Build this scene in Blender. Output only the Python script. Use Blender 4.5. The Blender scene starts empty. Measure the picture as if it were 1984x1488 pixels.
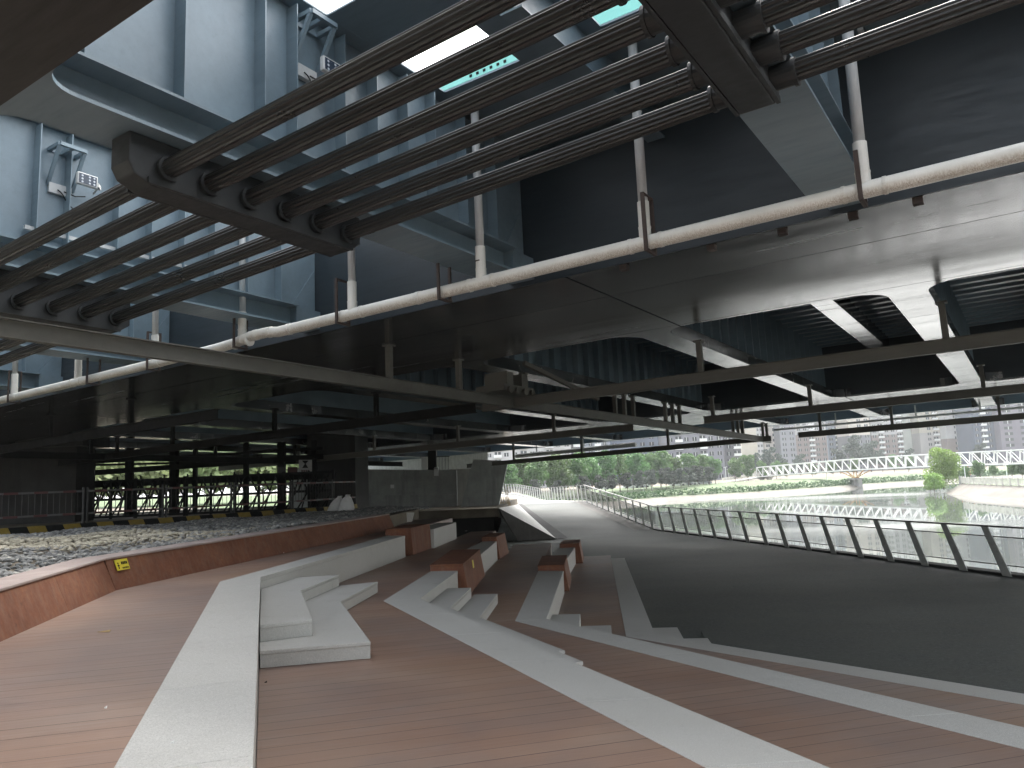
import bpy, bmesh, math, random
import numpy as np
from mathutils import Vector, Matrix
random.seed(7)
sc = bpy.context.scene
col = sc.collection
W0, H0, F0 = 1984., 1488., 1500.
# ------------------------------------------------------------------ camera model (metres, z up, y ahead)
EYE = np.array([0, 0, 1.65])
HS, HC = -.043, 930.
def _n(v): v = np.array(v, float); return v / np.linalg.norm(v)
_up = _n(np.cross([-1000., 744 - (HC - HS * 1000), F0], [1000., 744 - (HC + HS * 1000), F0]))
if _up[1] < 0: _up = -_up
_Y = _n(np.array([0, 0, 1.]) - _up * _up[2]); _X = np.cross(_Y, _up)
if _X[0] < 0: _X = -_X
RW = np.array([_X, _Y, _up])
def wray(px, py): return RW @ _n([px - 992., 744. - py, F0])
def pz(px, py, z):
    d = wray(px, py); return EYE + d * ((z - EYE[2]) / d[2])
def pd(px, py, D):
    d = wray(px, py); return EYE + d * (D / d[1])
# bridge axes: T across, L along, U up (slight crossfall and grade)
T = wray(2014, 930); L = wray(-1260, 1080); U = np.cross(T, L)
if U[2] < 0: U = -U
L = np.cross(U, T)
if L @ wray(-1260, 1080) < 0: L = -L
def B(t, l, u): return EYE + t * T + l * L + u * U
def pb(px, py, u): d = wray(px, py); P = d * (u / (d @ U)); return P @ T, P @ L, u
def pt(px, py, t): d = wray(px, py); P = d * (t / (d @ T)); return t, P @ L, P @ U
def pl(px, py, l): d = wray(px, py); P = d * (l / (d @ L)); return P @ T, l, P @ U

cam_d = bpy.data.cameras.new('camera'); cam = bpy.data.objects.new('camera', cam_d); col.objects.link(cam)
cam_d.sensor_width = 36; cam_d.lens = 36 * F0 / W0; cam_d.clip_start = .05; cam_d.clip_end = 6000
R3 = Matrix([list(RW @ np.array(c)) for c in ((1, 0, 0), (0, 1, 0), (0, 0, -1))]).transposed()
cam.matrix_world = Matrix.Translation(EYE) @ R3.to_4x4()
sc.camera = cam

# ------------------------------------------------------------------ light
SUN_EL, SUN_AZ = math.radians(52), math.radians(30)      # azimuth clockwise from +y
w = bpy.data.worlds.new('World'); sc.world = w; w.use_nodes = True
nt = w.node_tree; bg = nt.nodes['Background']
sky = nt.nodes.new('ShaderNodeTexSky'); sky.sky_type = 'NISHITA'; sky.sun_disc = False
sky.sun_elevation = SUN_EL; sky.sun_rotation = SUN_AZ
sky.air_density = 1.3; sky.dust_density = 6.0; sky.ozone_density = 1.0
hsv = nt.nodes.new('ShaderNodeHueSaturation'); hsv.inputs['Saturation'].default_value = .25; nt.links.new(sky.outputs[0], hsv.inputs['Color']); nt.links.new(hsv.outputs[0], bg.inputs[0]); bg.inputs[1].default_value = .15
sd = bpy.data.lights.new('sun', 'SUN'); sd.energy = .55; sd.angle = math.radians(18); sd.color = (1, .96, .9)
so = bpy.data.objects.new('sun', sd); col.objects.link(so)
sdir = Vector((math.sin(SUN_AZ) * math.cos(SUN_EL), math.cos(SUN_AZ) * math.cos(SUN_EL), math.sin(SUN_EL)))
so.rotation_euler = sdir.to_track_quat('Z', 'Y').to_euler()
vs = sc.view_settings; vs.view_transform = 'Standard'; vs.look = 'None'; vs.exposure = 2.38; vs.gamma = 1.0
sc.render.engine = 'CYCLES'
cy = sc.cycles; cy.use_denoising = True; cy.max_bounces = 8; cy.diffuse_bounces = 5; cy.glossy_bounces = 4
cy.transmission_bounces = 3; cy.transparent_max_bounces = 8; cy.sample_clamp_indirect = 6; cy.caustics_reflective = False; cy.caustics_refractive = False

# ------------------------------------------------------------------ materials
MATS = {}
class NT:
    def __init__(s, name):
        s.m = bpy.data.materials.new(name); s.m.use_nodes = True
        s.t = s.m.node_tree; s.p = s.t.nodes['Principled BSDF']
        s.tc = s.t.nodes.new('ShaderNodeTexCoord')
    def n(s, typ, **kw):
        x = s.t.nodes.new(typ)
        for k, v in kw.items(): setattr(x, k, v)
        return x
    def l(s, a, b): s.t.links.new(a, b)
    def noise(s, scale, detail=4, rough=.6, vec=None, stretch=None, rot=0, out='Fac'):
        x = s.n('ShaderNodeTexNoise'); x.inputs['Scale'].default_value = scale; x.inputs['Detail'].default_value = detail; x.inputs['Roughness'].default_value = rough
        v = vec or s.tc.outputs['Object']
        if stretch or rot:
            mp = s.n('ShaderNodeMapping'); mp.inputs['Scale'].default_value = stretch or (1, 1, 1); mp.inputs['Rotation'].default_value = (0, 0, rot); s.l(v, mp.inputs[0]); v = mp.outputs[0]
        s.l(v, x.inputs['Vector']); return x.outputs[out]
    def ramp(s, fac, stops):
        r = s.n('ShaderNodeValToRGB'); e = r.color_ramp.elements
        while len(e) < len(stops): e.new(.5)
        for i, (p, c) in enumerate(stops):
            e[i].position = p; e[i].color = (*c, 1) if isinstance(c, (tuple, list)) else (c, c, c, 1)
        s.l(fac, r.inputs[0]); return r.outputs[0]
    def mix(s, f, a, b, mode='MIX'):
        x = s.n('ShaderNodeMix', data_type='RGBA', blend_type=mode)
        for i, v in ((0, f), (6, a), (7, b)):
            if isinstance(v, (int, float)): x.inputs[i].default_value = v
            elif isinstance(v, (tuple, list)): x.inputs[i].default_value = (*v, 1)
            else: s.l(v, x.inputs[i])
        return x.outputs[2]
    def math(s, op, a, b=0., c=0.):
        x = s.n('ShaderNodeMath', operation=op)
        for i, v in enumerate((a, b, c)):
            if isinstance(v, (int, float)): x.inputs[i].default_value = v
            else: s.l(v, x.inputs[i])
        return x.outputs[0]
    def bump(s, h, strength=.3, dist=.02):
        x = s.n('ShaderNodeBump'); x.inputs['Strength'].default_value = strength; x.inputs['Distance'].default_value = dist
        s.l(h, x.inputs['Height']); s.l(x.outputs[0], s.p.inputs['Normal'])
    def done(s, colr=None, rough=None, metal=None, spec=None):
        for k, v in (('Base Color', colr), ('Roughness', rough), ('Metallic', metal), ('Specular IOR Level', spec)):
            if v is None: continue
            if isinstance(v, (int, float)): s.p.inputs[k].default_value = v
            elif isinstance(v, (tuple, list)): s.p.inputs[k].default_value = (*v, 1)
            else: s.l(v, s.p.inputs[k])
        MATS[s.m.name] = s.m; return s.m

def simple(name, c, rough=.6, metal=0, var=.25, scale=3., bump=0., stretch=None, spec=None):
    x = NT(name); a = tuple(v * (1 - var) for v in c); b = tuple(min(1, v * (1 + var)) for v in c)
    n1 = x.noise(scale, 6, .65, stretch=stretch)
    cc = x.ramp(n1, [(.3, a), (.7, b)])
    if bump: x.bump(x.noise(scale * 12, 3), bump, .01)
    r = x.ramp(x.noise(scale * 1.7, 4), [(.3, max(0, rough - .1)), (.7, min(1, rough + .1))])
    return x.done(cc, r, metal, spec)

BA = math.atan2(.33, 1.21)            # direction of the deck boards
def wood_mat(name, c1, c2, c3):
    x = NT(name)
    mp = x.n('ShaderNodeMapping'); mp.inputs['Rotation'].default_value = (0, 0, -BA); x.l(x.tc.outputs['Object'], mp.inputs[0])
    sp = x.n('ShaderNodeSeparateXYZ'); x.l(mp.outputs[0], sp.inputs[0])
    v = x.math('DIVIDE', sp.outputs[1], .19)
    row = x.math('FLOOR', v); fr = x.math('SUBTRACT', v, row)
    wn = x.n('ShaderNodeTexWhiteNoise', noise_dimensions='1D'); x.l(row, wn.inputs['W'])
    xo = x.math('ADD', x.math('DIVIDE', sp.outputs[0], 2.6), x.math('MULTIPLY', wn.outputs[0], 7.))
    seg = x.math('FLOOR', xo); sfr = x.math('SUBTRACT', xo, seg)
    wn2 = x.n('ShaderNodeTexWhiteNoise', noise_dimensions='2D'); cmb = x.n('ShaderNodeCombineXYZ'); x.l(row, cmb.inputs[0]); x.l(seg, cmb.inputs[1]); x.l(cmb.outputs[0], wn2.inputs['Vector'])
    big = x.noise(.55, 3, .5)
    grain = x.noise(9, 5, .7, vec=mp.outputs[0], stretch=(.16, 6, 1))
    f = x.math('ADD', x.math('MULTIPLY', wn.outputs[0], .16), x.math('MULTIPLY', big, .95))
    f = x.math('ADD', f, x.math('MULTIPLY', grain, .22))
    c = x.ramp(f, [(.36, c1), (.62, c2), (.86, c3)])
    sm = x.noise(2.3, 5, .7, vec=mp.outputs[0], stretch=(.5, 1.2, 1))
    c = x.mix(x.ramp(sm, [(.5, 0.), (.78, .42)]), c, (.30, .235, .20))
    gap = x.math('LESS_THAN', fr, x.math('MULTIPLY_ADD', wn.outputs[0], .03, .018))
    g2 = x.math('LESS_THAN', sfr, .0018)
    gp = gap
    pg = x.noise(.42, 4, .6); c = x.mix(x.ramp(pg, [(.42, 0.), (.62, .75)]), c, x.mix(grain, (.15, .115, .105), (.24, .19, .175)))
    pg2 = x.noise(.31, 4, .6, vec=mp.outputs[0], stretch=(.6, 1.3, 1)); c = x.mix(x.ramp(pg2, [(.52, 0.), (.66, .6)]), c, x.mix(grain, (.20, .115, .07), (.31, .19, .125)))
    c = x.mix(gp, c, (.06, .038, .03))
    spots = x.ramp(x.noise(38, 2), [(.77, 0.), (.8, .5)])
    c = x.mix(spots, c, (.12, .08, .06))
    h = x.math('SUBTRACT', x.math('MULTIPLY', grain, .12), gp)
    x.bump(h, .5, .006)
    return x.done(c, x.ramp(grain, [(.3, .38), (.7, .6)]), 0, .5)
wood_mat('wood', (.19, .112, .083), (.275, .175, .13), (.32, .225, .172))

def granite_mat(name, base, sp=.5):
    x = NT(name)
    f = x.noise(150, 3, .85); m = x.noise(1.3, 5, .65); g = x.noise(60, 3, .7)
    d = tuple(v * .5 for v in base); e = tuple(min(1, v * 1.25) for v in base)
    c = x.ramp(f, [(.33, d), (.5, base), (.68, e)])
    c = x.mix(x.ramp(g, [(.42, .5), (.62, 0.)]), c, tuple(v * .86 for v in base))
    c = x.mix(x.ramp(m, [(.4, 0.), (.75, .35)]), c, tuple(v * .78 for v in (base[0], base[1] * .99, base[2] * .95)))
    st = x.ramp(x.noise(3.2, 8, .8), [(.57, 0.), (.68, .38)])
    c = x.mix(st, c, tuple(v * .6 for v in base))
    x.bump(f, .12, .002)
    return x.done(c, .62, 0, .4)
granite_mat('granite', (.50, .495, .47))
granite_mat('granite_dark', (.30, .295, .28))

x = NT('corten')
n1 = x.noise(2.2, 7, .7); n2 = x.noise(22, 4, .7); n3 = x.noise(3, 5, .6, stretch=(4, 4, .25))
c = x.ramp(n1, [(.3, (.12, .047, .027)), (.5, (.19, .077, .042)), (.72, (.26, .115, .06))])
c = x.mix(x.ramp(n2, [(.4, .55), (.65, 0.)]), c, (.13, .05, .03)); c = x.mix(x.ramp(n3, [(.45, 0.), (.7, .5)]), c, (.20, .125, .09)); c = x.mix(x.ramp(x.noise(7, 5, .8, stretch=(2, 2, .12)), [(.55, 0.), (.7, .6)]), c, (.07, .03, .022))
x.bump(n2, .15, .004); x.done(c, .75, 0, .3)

x = NT('asphalt')
f = x.noise(14, 9, .95); m = x.noise(1.1, 8, .75); lg = x.noise(.13, 4, .6, stretch=(1, 2.2, 1))
c = x.ramp(f, [(.36, (.03, .036, .036)), (.53, (.073, .083, .079)), (.7, (.18, .195, .185))])
c = x.mix(x.ramp(m, [(.38, 0.), (.7, .8)]), c, (.085, .088, .078))
x.bump(f, .7, .008)
r = x.ramp(lg, [(.36, .72), (.7, .86)]); x.done(c, r, 0, .35)

def concrete_mat(name, base):
    x = NT(name); m = x.noise(.9, 7, .7); st = x.noise(2.0, 6, .7, stretch=(1, 1, .12)); f = x.noise(55, 3, .7)
    c = x.ramp(m, [(.3, tuple(v * .68 for v in base)), (.7, tuple(v * 1.15 for v in base))])
    c = x.mix(x.ramp(st, [(.48, 0.), (.68, .6)]), c, tuple(v * .5 for v in base))
    c = x.mix(x.ramp(f, [(.3, .35), (.5, 0.)]), c, tuple(v * .75 for v in base))
    x.bump(f, .2, .004); return x.done(c, .8, 0, .3)
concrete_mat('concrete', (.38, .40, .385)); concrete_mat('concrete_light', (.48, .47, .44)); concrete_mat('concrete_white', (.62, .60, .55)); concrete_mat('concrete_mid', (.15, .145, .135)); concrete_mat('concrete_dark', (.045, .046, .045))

def steel_mat(name, base, rough, streak=(.25, 1, 1), rust=.0):
    x = NT(name); mp = x.n('ShaderNodeMapping'); mp.inputs['Rotation'].default_value = (0, 0, math.atan2(L[1], L[0]) * -1); x.l(x.tc.outputs['Object'], mp.inputs[0])
    a = x.noise(1.4, 6, .7, vec=mp.outputs[0], stretch=streak); b = x.noise(7, 5, .7, vec=mp.outputs[0], stretch=(streak[0], 2, 2)); d = x.noise(30, 3)
    c = x.ramp(a, [(.3, tuple(v * .8 for v in base)), (.7, tuple(v * 1.15 for v in base))])
    c = x.mix(x.ramp(b, [(.55, 0.), (.78, .35)]), c, tuple(v * .62 for v in base))
    if rust:
        c = x.mix(x.ramp(x.noise(4, 7, .8), [(.6, 0.), (.72, rust)]), c, (.10, .05, .03))
    x.bump(x.noise(3, 3), .04, .01)
    r = x.ramp(b, [(.3, max(0.05, rough - .07)), (.75, rough + .14)])
    return x.done(c, r, 0, .5)
steel_mat('bridge_paint', (.155, .215, .255), .36)
x = NT('soffit_paint')
mp = x.n('ShaderNodeMapping'); mp.inputs['Rotation'].default_value = (0, 0, -math.atan2(L[1], L[0])); x.l(x.tc.outputs['Object'], mp.inputs[0])
a = x.noise(1.1, 7, .75, vec=mp.outputs[0], stretch=(.12, 1.6, 1)); b = x.noise(6, 6, .75, vec=mp.outputs[0], stretch=(.1, 2.2, 1)); k = x.noise(13, 6, .8, vec=mp.outputs[0], stretch=(.5, 1.5, 1))
sp = x.n('ShaderNodeSeparateXYZ'); x.l(mp.outputs[0], sp.inputs[0])
def seam(axis, period, wid, wob):
    q = x.math('ADD', x.math('DIVIDE', sp.outputs[axis], period), x.math('MULTIPLY', x.noise(9, 3), wob)); fr = x.math('FRACT', q)
    return x.math('LESS_THAN', fr, wid)
sm = x.math('MAXIMUM', seam(0, 8.6, .004, .0012), seam(1, 2.65, .006, .0005))
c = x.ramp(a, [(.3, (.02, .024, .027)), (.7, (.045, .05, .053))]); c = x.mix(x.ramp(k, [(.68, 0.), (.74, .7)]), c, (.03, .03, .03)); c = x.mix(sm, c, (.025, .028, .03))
x.bump(x.math('SUBTRACT', x.math('MULTIPLY', b, .12), sm), .07, .006)
r = x.ramp(a, [(.3, .12), (.55, .2), (.75, .36)]); x.done(c, r, 0, x.math('MULTIPLY_ADD', x.math('MAXIMUM', sm, x.ramp(k, [(.66, 0.), (.72, 1.)])), -.8, .8)); x.p.inputs['IOR'].default_value = 2.3
steel_mat('bridge_paint_shaded', (.017, .026, .033), .45)  # same paint as the webs, with the girders' shade put into a darker colour
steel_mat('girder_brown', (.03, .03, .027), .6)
steel_mat('rail_steel', (.10, .098, .085), .6, (.3, 1, 1), .5)
simple('cable_sheath', (.014, .0155, .0155), .36, var=.15, scale=2)
steel_mat('saddle_steel', (.016, .019, .02), .5, (1, 1, 1))
steel_mat('rusty_bar', (.05, .035, .03), .7, (1, 1, 1), .8)
x = NT('pvc')
dr = x.noise(16, 5, .75, stretch=(5, 5, .35)); m = x.noise(2, 5, .7)
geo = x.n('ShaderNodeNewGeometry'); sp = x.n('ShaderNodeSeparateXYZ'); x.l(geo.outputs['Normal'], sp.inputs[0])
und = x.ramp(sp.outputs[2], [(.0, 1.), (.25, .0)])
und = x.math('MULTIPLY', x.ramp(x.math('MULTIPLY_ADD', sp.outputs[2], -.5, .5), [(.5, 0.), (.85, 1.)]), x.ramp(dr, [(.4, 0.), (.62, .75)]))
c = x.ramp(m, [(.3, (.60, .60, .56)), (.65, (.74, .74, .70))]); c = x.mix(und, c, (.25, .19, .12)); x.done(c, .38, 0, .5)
simple('pvc_old', (.50, .52, .52), .5, var=.2, scale=7, stretch=(1, 1, .3))
simple('white_metal', (.72, .74, .73), .45, var=.06)
simple('lamp_grey', (.45, .47, .47), .5, var=.1)
x = NT('led_panel')
bk = x.n('ShaderNodeTexVoronoi'); bk.inputs['Scale'].default_value = 24; bk.inputs['Randomness'].default_value = .0; x.l(x.tc.outputs['Object'], bk.inputs['Vector'])
c = x.ramp(bk.outputs['Distance'], [(.25, (.45, .5, .55)), (.42, (.03, .045, .07))]); x.done(c, .25)
simple('turquoise', (.20, .52, .46), .5, var=.08)
simple('black_metal', (.012, .013, .013), .8, spec=.2)
simple('rail_bronze', (.06, .055, .05), .4, var=.2, scale=8)
simple('post_grey', (.48, .49, .47), .5, var=.2, scale=5)
x = NT('mesh_glass'); x.p.inputs['Alpha'].default_value = .17; x.done((.10, .11, .10), .3)
x = NT('mesh_dense'); x.p.inputs['Alpha'].default_value = .45; x.done((.06, .06, .055), .5)
simple('yellow_sign', (.62, .52, .04), .5, var=.08, scale=20)
simple('hazard_yellow', (.22, .155, .02), .6, var=.2, scale=6)
simple('sign_white', (.30, .31, .31), .6, var=.15)
simple('red_band', (.06, .015, .015), .6)
simple('sack', (.62, .62, .62), .8, var=.12, scale=6, bump=.3)
simple('orange_steel', (.55, .27, .08), .5, var=.1)
simple('truss_white', (.62, .62, .61), .5, var=.05)
simple('path_concrete', (.30, .295, .28), .75, var=.15, scale=.6, bump=.2)
simple('lawn', (.062, .098, .034), .9, var=.4, scale=.25, bump=.4)
simple('earth', (.14, .12, .09), .95, var=.35, scale=.9, bump=.6)
simple('revetment', (.115, .105, .088), .85, var=.18, scale=.35, bump=.2)
simple('bark', (.10, .08, .06), .9, var=.3, scale=6)
simple('glass_window', (.025, .03, .036), .15, var=.5, scale=.35)
simple('leaf_dry', (.38, .27, .12), .7)
simple('litter_white', (.7, .7, .68), .7)
simple('red_car', (.35, .04, .03), .3); simple('white_car', (.75, .75, .75), .3, var=.05); simple('grey_car', (.3, .31, .33), .3, var=.05); simple('rubber', (.02, .02, .02), .8)

def leaf_mat(name, a, b):
    x = NT(name); f = x.noise(.8, 3, .6); g = x.noise(5, 2, .6); oi = x.n('ShaderNodeObjectInfo')
    fac = x.math('ADD', x.math('MULTIPLY', f, .6), x.math('MULTIPLY', g, .4))
    c = x.ramp(fac, [(.32, a), (.66, b)])
    hs = x.n('ShaderNodeHueSaturation'); x.l(c, hs.inputs['Color']); x.l(x.math('MULTIPLY_ADD', oi.outputs['Random'], .5, .75), hs.inputs['Value']); x.l(x.math('MULTIPLY_ADD', oi.outputs['Random'], .04, .48), hs.inputs['Hue'])
    m = x.done(hs.outputs[0], .6, 0, .25)
    tr = x.n('ShaderNodeBsdfTranslucent'); x.l(hs.outputs[0], tr.inputs[0]); ms = x.n('ShaderNodeMixShader'); ms.inputs[0].default_value = .3
    x.l(x.p.outputs[0], ms.inputs[1]); x.l(tr.outputs[0], ms.inputs[2]); x.l(ms.outputs[0], x.t.nodes['Material Output'].inputs[0]); return m
leaf_mat('leaf_green', (.05, .11, .035), (.14, .235, .085)); leaf_mat('leaf_dark', (.03, .055, .04), (.07, .095, .07)); leaf_mat('leaf_bright', (.15, .26, .06), (.28, .42, .12)); leaf_mat('leaf_plum', (.055, .068, .055), (.10, .115, .095))
leaf_mat('leaf_pale', (.17, .215, .10), (.30, .34, .18)); leaf_mat('leaf_hedge', (.035, .078, .032), (.08, .135, .06))

x = NT('water')
n1 = x.noise(1.1, 4, .6, stretch=(1, .5, 1)); n2 = x.noise(.02, 3, .5, stretch=(.5, 1.8, 1))
mk = x.ramp(n2, [(.5, .0), (.62, 1.)])
bp = x.n('ShaderNodeBump'); bp.inputs['Distance'].default_value = .05; x.l(n1, bp.inputs['Height']); x.l(x.math('MULTIPLY_ADD', mk, .26, .014), bp.inputs['Strength']); x.l(bp.outputs[0], x.p.inputs['Normal'])
x.done((.10, .113, .103), x.math('MULTIPLY_ADD', mk, .15, .025), 0, .9); x.p.inputs['IOR'].default_value = 1.5

def gravel_mat():
    x = NT('pebble'); oi = x.n('ShaderNodeNewGeometry'); rd = oi.outputs['Random Per Island']
    c = x.ramp(rd, [(.0, (.10, .105, .105)), (.45, (.18, .185, .185)), (.85, (.26, .26, .25)), (1., (.40, .39, .35))])
    d = x.ramp(rd, [(.0, (.22, .20, .16)), (.4, (.46, .42, .32)), (1., (.62, .57, .45))])
    # cream patch painted over the grey stones, standing in for sunlight
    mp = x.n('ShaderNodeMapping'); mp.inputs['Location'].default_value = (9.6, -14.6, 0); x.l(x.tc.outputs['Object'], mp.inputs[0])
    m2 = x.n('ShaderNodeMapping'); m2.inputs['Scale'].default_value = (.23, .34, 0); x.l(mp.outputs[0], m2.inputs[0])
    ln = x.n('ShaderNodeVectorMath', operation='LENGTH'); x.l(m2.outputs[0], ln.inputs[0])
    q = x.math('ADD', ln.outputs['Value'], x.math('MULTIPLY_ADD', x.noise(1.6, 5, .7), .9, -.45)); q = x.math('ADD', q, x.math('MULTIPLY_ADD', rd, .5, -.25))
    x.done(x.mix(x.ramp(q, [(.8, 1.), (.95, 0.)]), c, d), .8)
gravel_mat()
def facade(name, c, streak=.15):
    return simple(name, c, .8, var=streak, scale=.12)
# ------------------------------------------------------------------ mesh builder
OFF = {}
class MB:
    def __init__(s, f=None): s.v = []; s.f = []; s.map = f
    def pts(s, P):
        i = len(s.v)
        for p in P: s.v.append(tuple(s.map(*p)) if s.map else tuple(p))
        return i
    def face(s, P): i = s.pts(P); s.f.append(tuple(range(i, i + len(P)))); return s
    def box(s, x0, x1, y0, y1, z0, z1):
        return s.hexa([(x0, y0, z0), (x1, y0, z0), (x1, y1, z0), (x0, y1, z0)], [(x0, y0, z1), (x1, y0, z1), (x1, y1, z1), (x0, y1, z1)])
    def hexa(s, bot, top):
        n = len(bot); i = s.pts(bot); j = s.pts(top)
        s.f.append(tuple(range(i, i + n))); s.f.append(tuple(range(j, j + n)))
        for k in range(n): q = (k + 1) % n; s.f.append((i + k, i + q, j + q, j + k))
        return s
    def prism(s, poly, z0, z1): return s.hexa([(p[0], p[1], z0) for p in poly], [(p[0], p[1], z1) for p in poly])
    def sweep(s, rings, cap=True, closed=True):
        n = len(rings[0]); ids = [s.pts(r) for r in rings]
        for a, b in zip(ids, ids[1:]):
            for k in range(n if closed else n - 1): q = (k + 1) % n; s.f.append((a + k, a + q, b + q, b + k))
        if cap: s.f.append(tuple(range(ids[0], ids[0] + n))); s.f.append(tuple(range(ids[-1], ids[-1] + n)))
        return s
    def tube(s, path, r, n=10, prof=None, cap=True, up=(0, 0, 1)):
        P = [np.array(s.map(*p) if s.map else p, float) for p in path]; mp, s.map = s.map, None; rings = []
        for i, p in enumerate(P):
            d = _n((P[min(i + 1, len(P) - 1)] - P[max(i - 1, 0)])); a = np.cross(d, up)
            if np.linalg.norm(a) < 1e-3: a = np.cross(d, (1, 0, 0))
            a = _n(a); b = np.cross(a, d); rr = r[i] if isinstance(r, (list, tuple)) else r
            rings.append([p + rr * (prof[k] if prof else 1) * (math.cos(6.28318 * k / n) * a + math.sin(6.28318 * k / n) * b) for k in range(n)])
        s.sweep(rings, cap); s.map = mp; return s
    def bar(s, p, q, w_, h_, up=(0, 0, 1)):
        p, q = [np.array(s.map(*k) if s.map else k, float) for k in (p, q)]; mp, s.map = s.map, None
        d = _n(q - p); a = np.cross(d, up)
        if np.linalg.norm(a) < 1e-3: a = np.cross(d, (1, 0, 0))
        a = _n(a) * w_ / 2; b = _n(np.cross(a, d)) * h_ / 2
        s.hexa([p - a - b, p + a - b, p + a + b, p - a + b], [q - a - b, q + a - b, q + a + b, q - a + b]); s.map = mp; return s
    def ball(s, c, r, n=8, m=6, sz=1.):
        rings = []
        for j in range(1, m): th = math.pi * j / m; rings.append([(c[0] + r * math.sin(th) * math.cos(6.28318 * k / n), c[1] + r * math.sin(th) * math.sin(6.28318 * k / n), c[2] + r * sz * math.cos(th)) for k in range(n)])
        return s.sweep(rings)
    def build(s, name, mat, parent=None, smooth=False, fix=True):
        off = OFF.get(parent.name, Vector((0, 0, 0))) if parent else Vector((0, 0, 0))
        me = bpy.data.meshes.new(name); me.from_pydata([Vector(v) - off for v in s.v], [], s.f)
        if fix:
            b = bmesh.new(); b.from_mesh(me); bmesh.ops.recalc_face_normals(b, faces=b.faces); b.to_mesh(me); b.free()
        if smooth:
            for p in me.polygons: p.use_smooth = True
        me.materials.append(MATS[mat])
        o = bpy.data.objects.new(name, me); col.objects.link(o)
        if parent: o.parent = parent; OFF[o.name] = off
        return o
def tag(o, label=None, cat=None, group=None, kind=None):
    for k, v in (('label', label), ('category', cat), ('group', group), ('kind', kind)):
        if v: o[k] = v
    return o
def thing(name, label, cat, loc=(0, 0, 0), group=None):
    o = bpy.data.objects.new(name, None); col.objects.link(o); o.location = Vector(loc); o.empty_display_size = .2
    OFF[o.name] = Vector(loc); return tag(o, label, cat, group)
def copy_tree(o, parent=None):
    c = o.copy(); col.objects.link(c)
    if parent: c.parent = parent
    for ch in o.children: copy_tree(ch, c)
    return c
def structure(mb, name, mat, **k): return tag(mb.build(name, mat, **k), kind='structure')
def bevel(o, wd=.01, seg=2):
    m = o.modifiers.new('bevel', 'BEVEL'); m.width = wd; m.segments = seg; m.limit_method = 'ANGLE'; return o
ORD = ['first', 'second', 'third', 'fourth', 'fifth', 'sixth', 'seventh', 'eighth', 'ninth', 'tenth', 'eleventh', 'twelfth', 'thirteenth', 'fourteenth', 'fifteenth', 'sixteenth', 'seventeenth', 'eighteenth', 'nineteenth', 'twentieth']
exec_parts = []
# ================================================================== GROUND, DECKS, SEAT BANDS
def xy(px, py, z): p = pz(px, py, z); return np.array([p[0], p[1]])
def ext(p, q, y):                                   # extend line p->q to the given y
    p, q = np.array(p), np.array(q); return p + (q - p) * ((y - p[1]) / (q[1] - p[1]))
Z1, Z2, Z3, Z4, Z5 = .48, 0., -.48, -.96, -1.44
i1 = [xy(490, 1488, Z1), xy(505, 1118, Z1), xy(785, 1038, Z1)]
o1 = [xy(220, 1488, Z1), xy(426, 1127, Z1), xy(600, 1079, Z1), xy(750, 1038, Z1)]
i1b, o1b = ext(i1[1], i1[0], -5), ext(o1[1], o1[0], -5)
i2 = [xy(1610, 1488, Z2), xy(813, 1160, Z2), xy(887, 1106, Z2)]
o2 = [xy(1370, 1488, Z2), xy(743, 1164, Z2), xy(836, 1106, Z2)]
i2b, o2b = ext(i2[1], i2[0], -5), ext(o2[1], o2[0], -5)
i3 = [xy(1984, 1409, Z3), xy(1059, 1199, Z3), xy(1092, 1106, Z3)]
o3 = [xy(1984, 1451, Z3), xy(998, 1203, Z3), xy(1043, 1106, Z3)]
i3b, o3b = ext(i3[1], i3[0], -5), ext(o3[1], o3[0], -5)
i4 = [xy(1984, 1344, Z4), xy(1269, 1229, Z4), xy(1210, 1081, Z4)]
o4 = [xy(1984, 1365, Z4), xy(1213, 1233, Z4), xy(1184, 1081, Z4)]
i4b, o4b = ext(i4[1], i4[0], -5), ext(o4[1], o4[0], -5)
YE = 26.2
cor = [np.array(p) for p in ((-2.9, -.4), (-4.42, 6.74), (-5.13, 10.05), (-4.19, 15.77), (-3.32, 21.2))]
def far(pl_, y): return ext(pl_[-2], pl_[-1], y)
dl = .004
structure(MB().prism([(-14, -8)] + [tuple(cor[0])] + [tuple(p) for p in cor] + [(-4.0, YE), tuple(far(o1, YE)), *[tuple(p) for p in o1[::-1]], tuple(o1b), (o1b[0], -8)], -1.5, Z1 - dl), 'upper_deck', 'wood')
f1, f2, f3 = far(i1, YE), far(o2, YE), far(i2, YE)
structure(MB().prism([tuple(i1b), *map(tuple, i1), tuple(f1), tuple(f2), *map(tuple, o2[::-1]), tuple(o2b)], -1.5, Z2 - dl), 'second_deck', 'wood')
structure(MB().prism([tuple(i2b), *map(tuple, i2), tuple(f3), tuple(far(o3, YE)), *map(tuple, o3[::-1]), tuple(o3b)], -1.5, Z3 - dl), 'third_deck', 'wood')
structure(MB().prism([tuple(i3b), *map(tuple, i3), tuple(far(i3, YE)), tuple(far(o4, YE)), *map(tuple, o4[::-1]), tuple(o4b)], -1.5, Z4 - dl), 'fourth_deck', 'wood')

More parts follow.
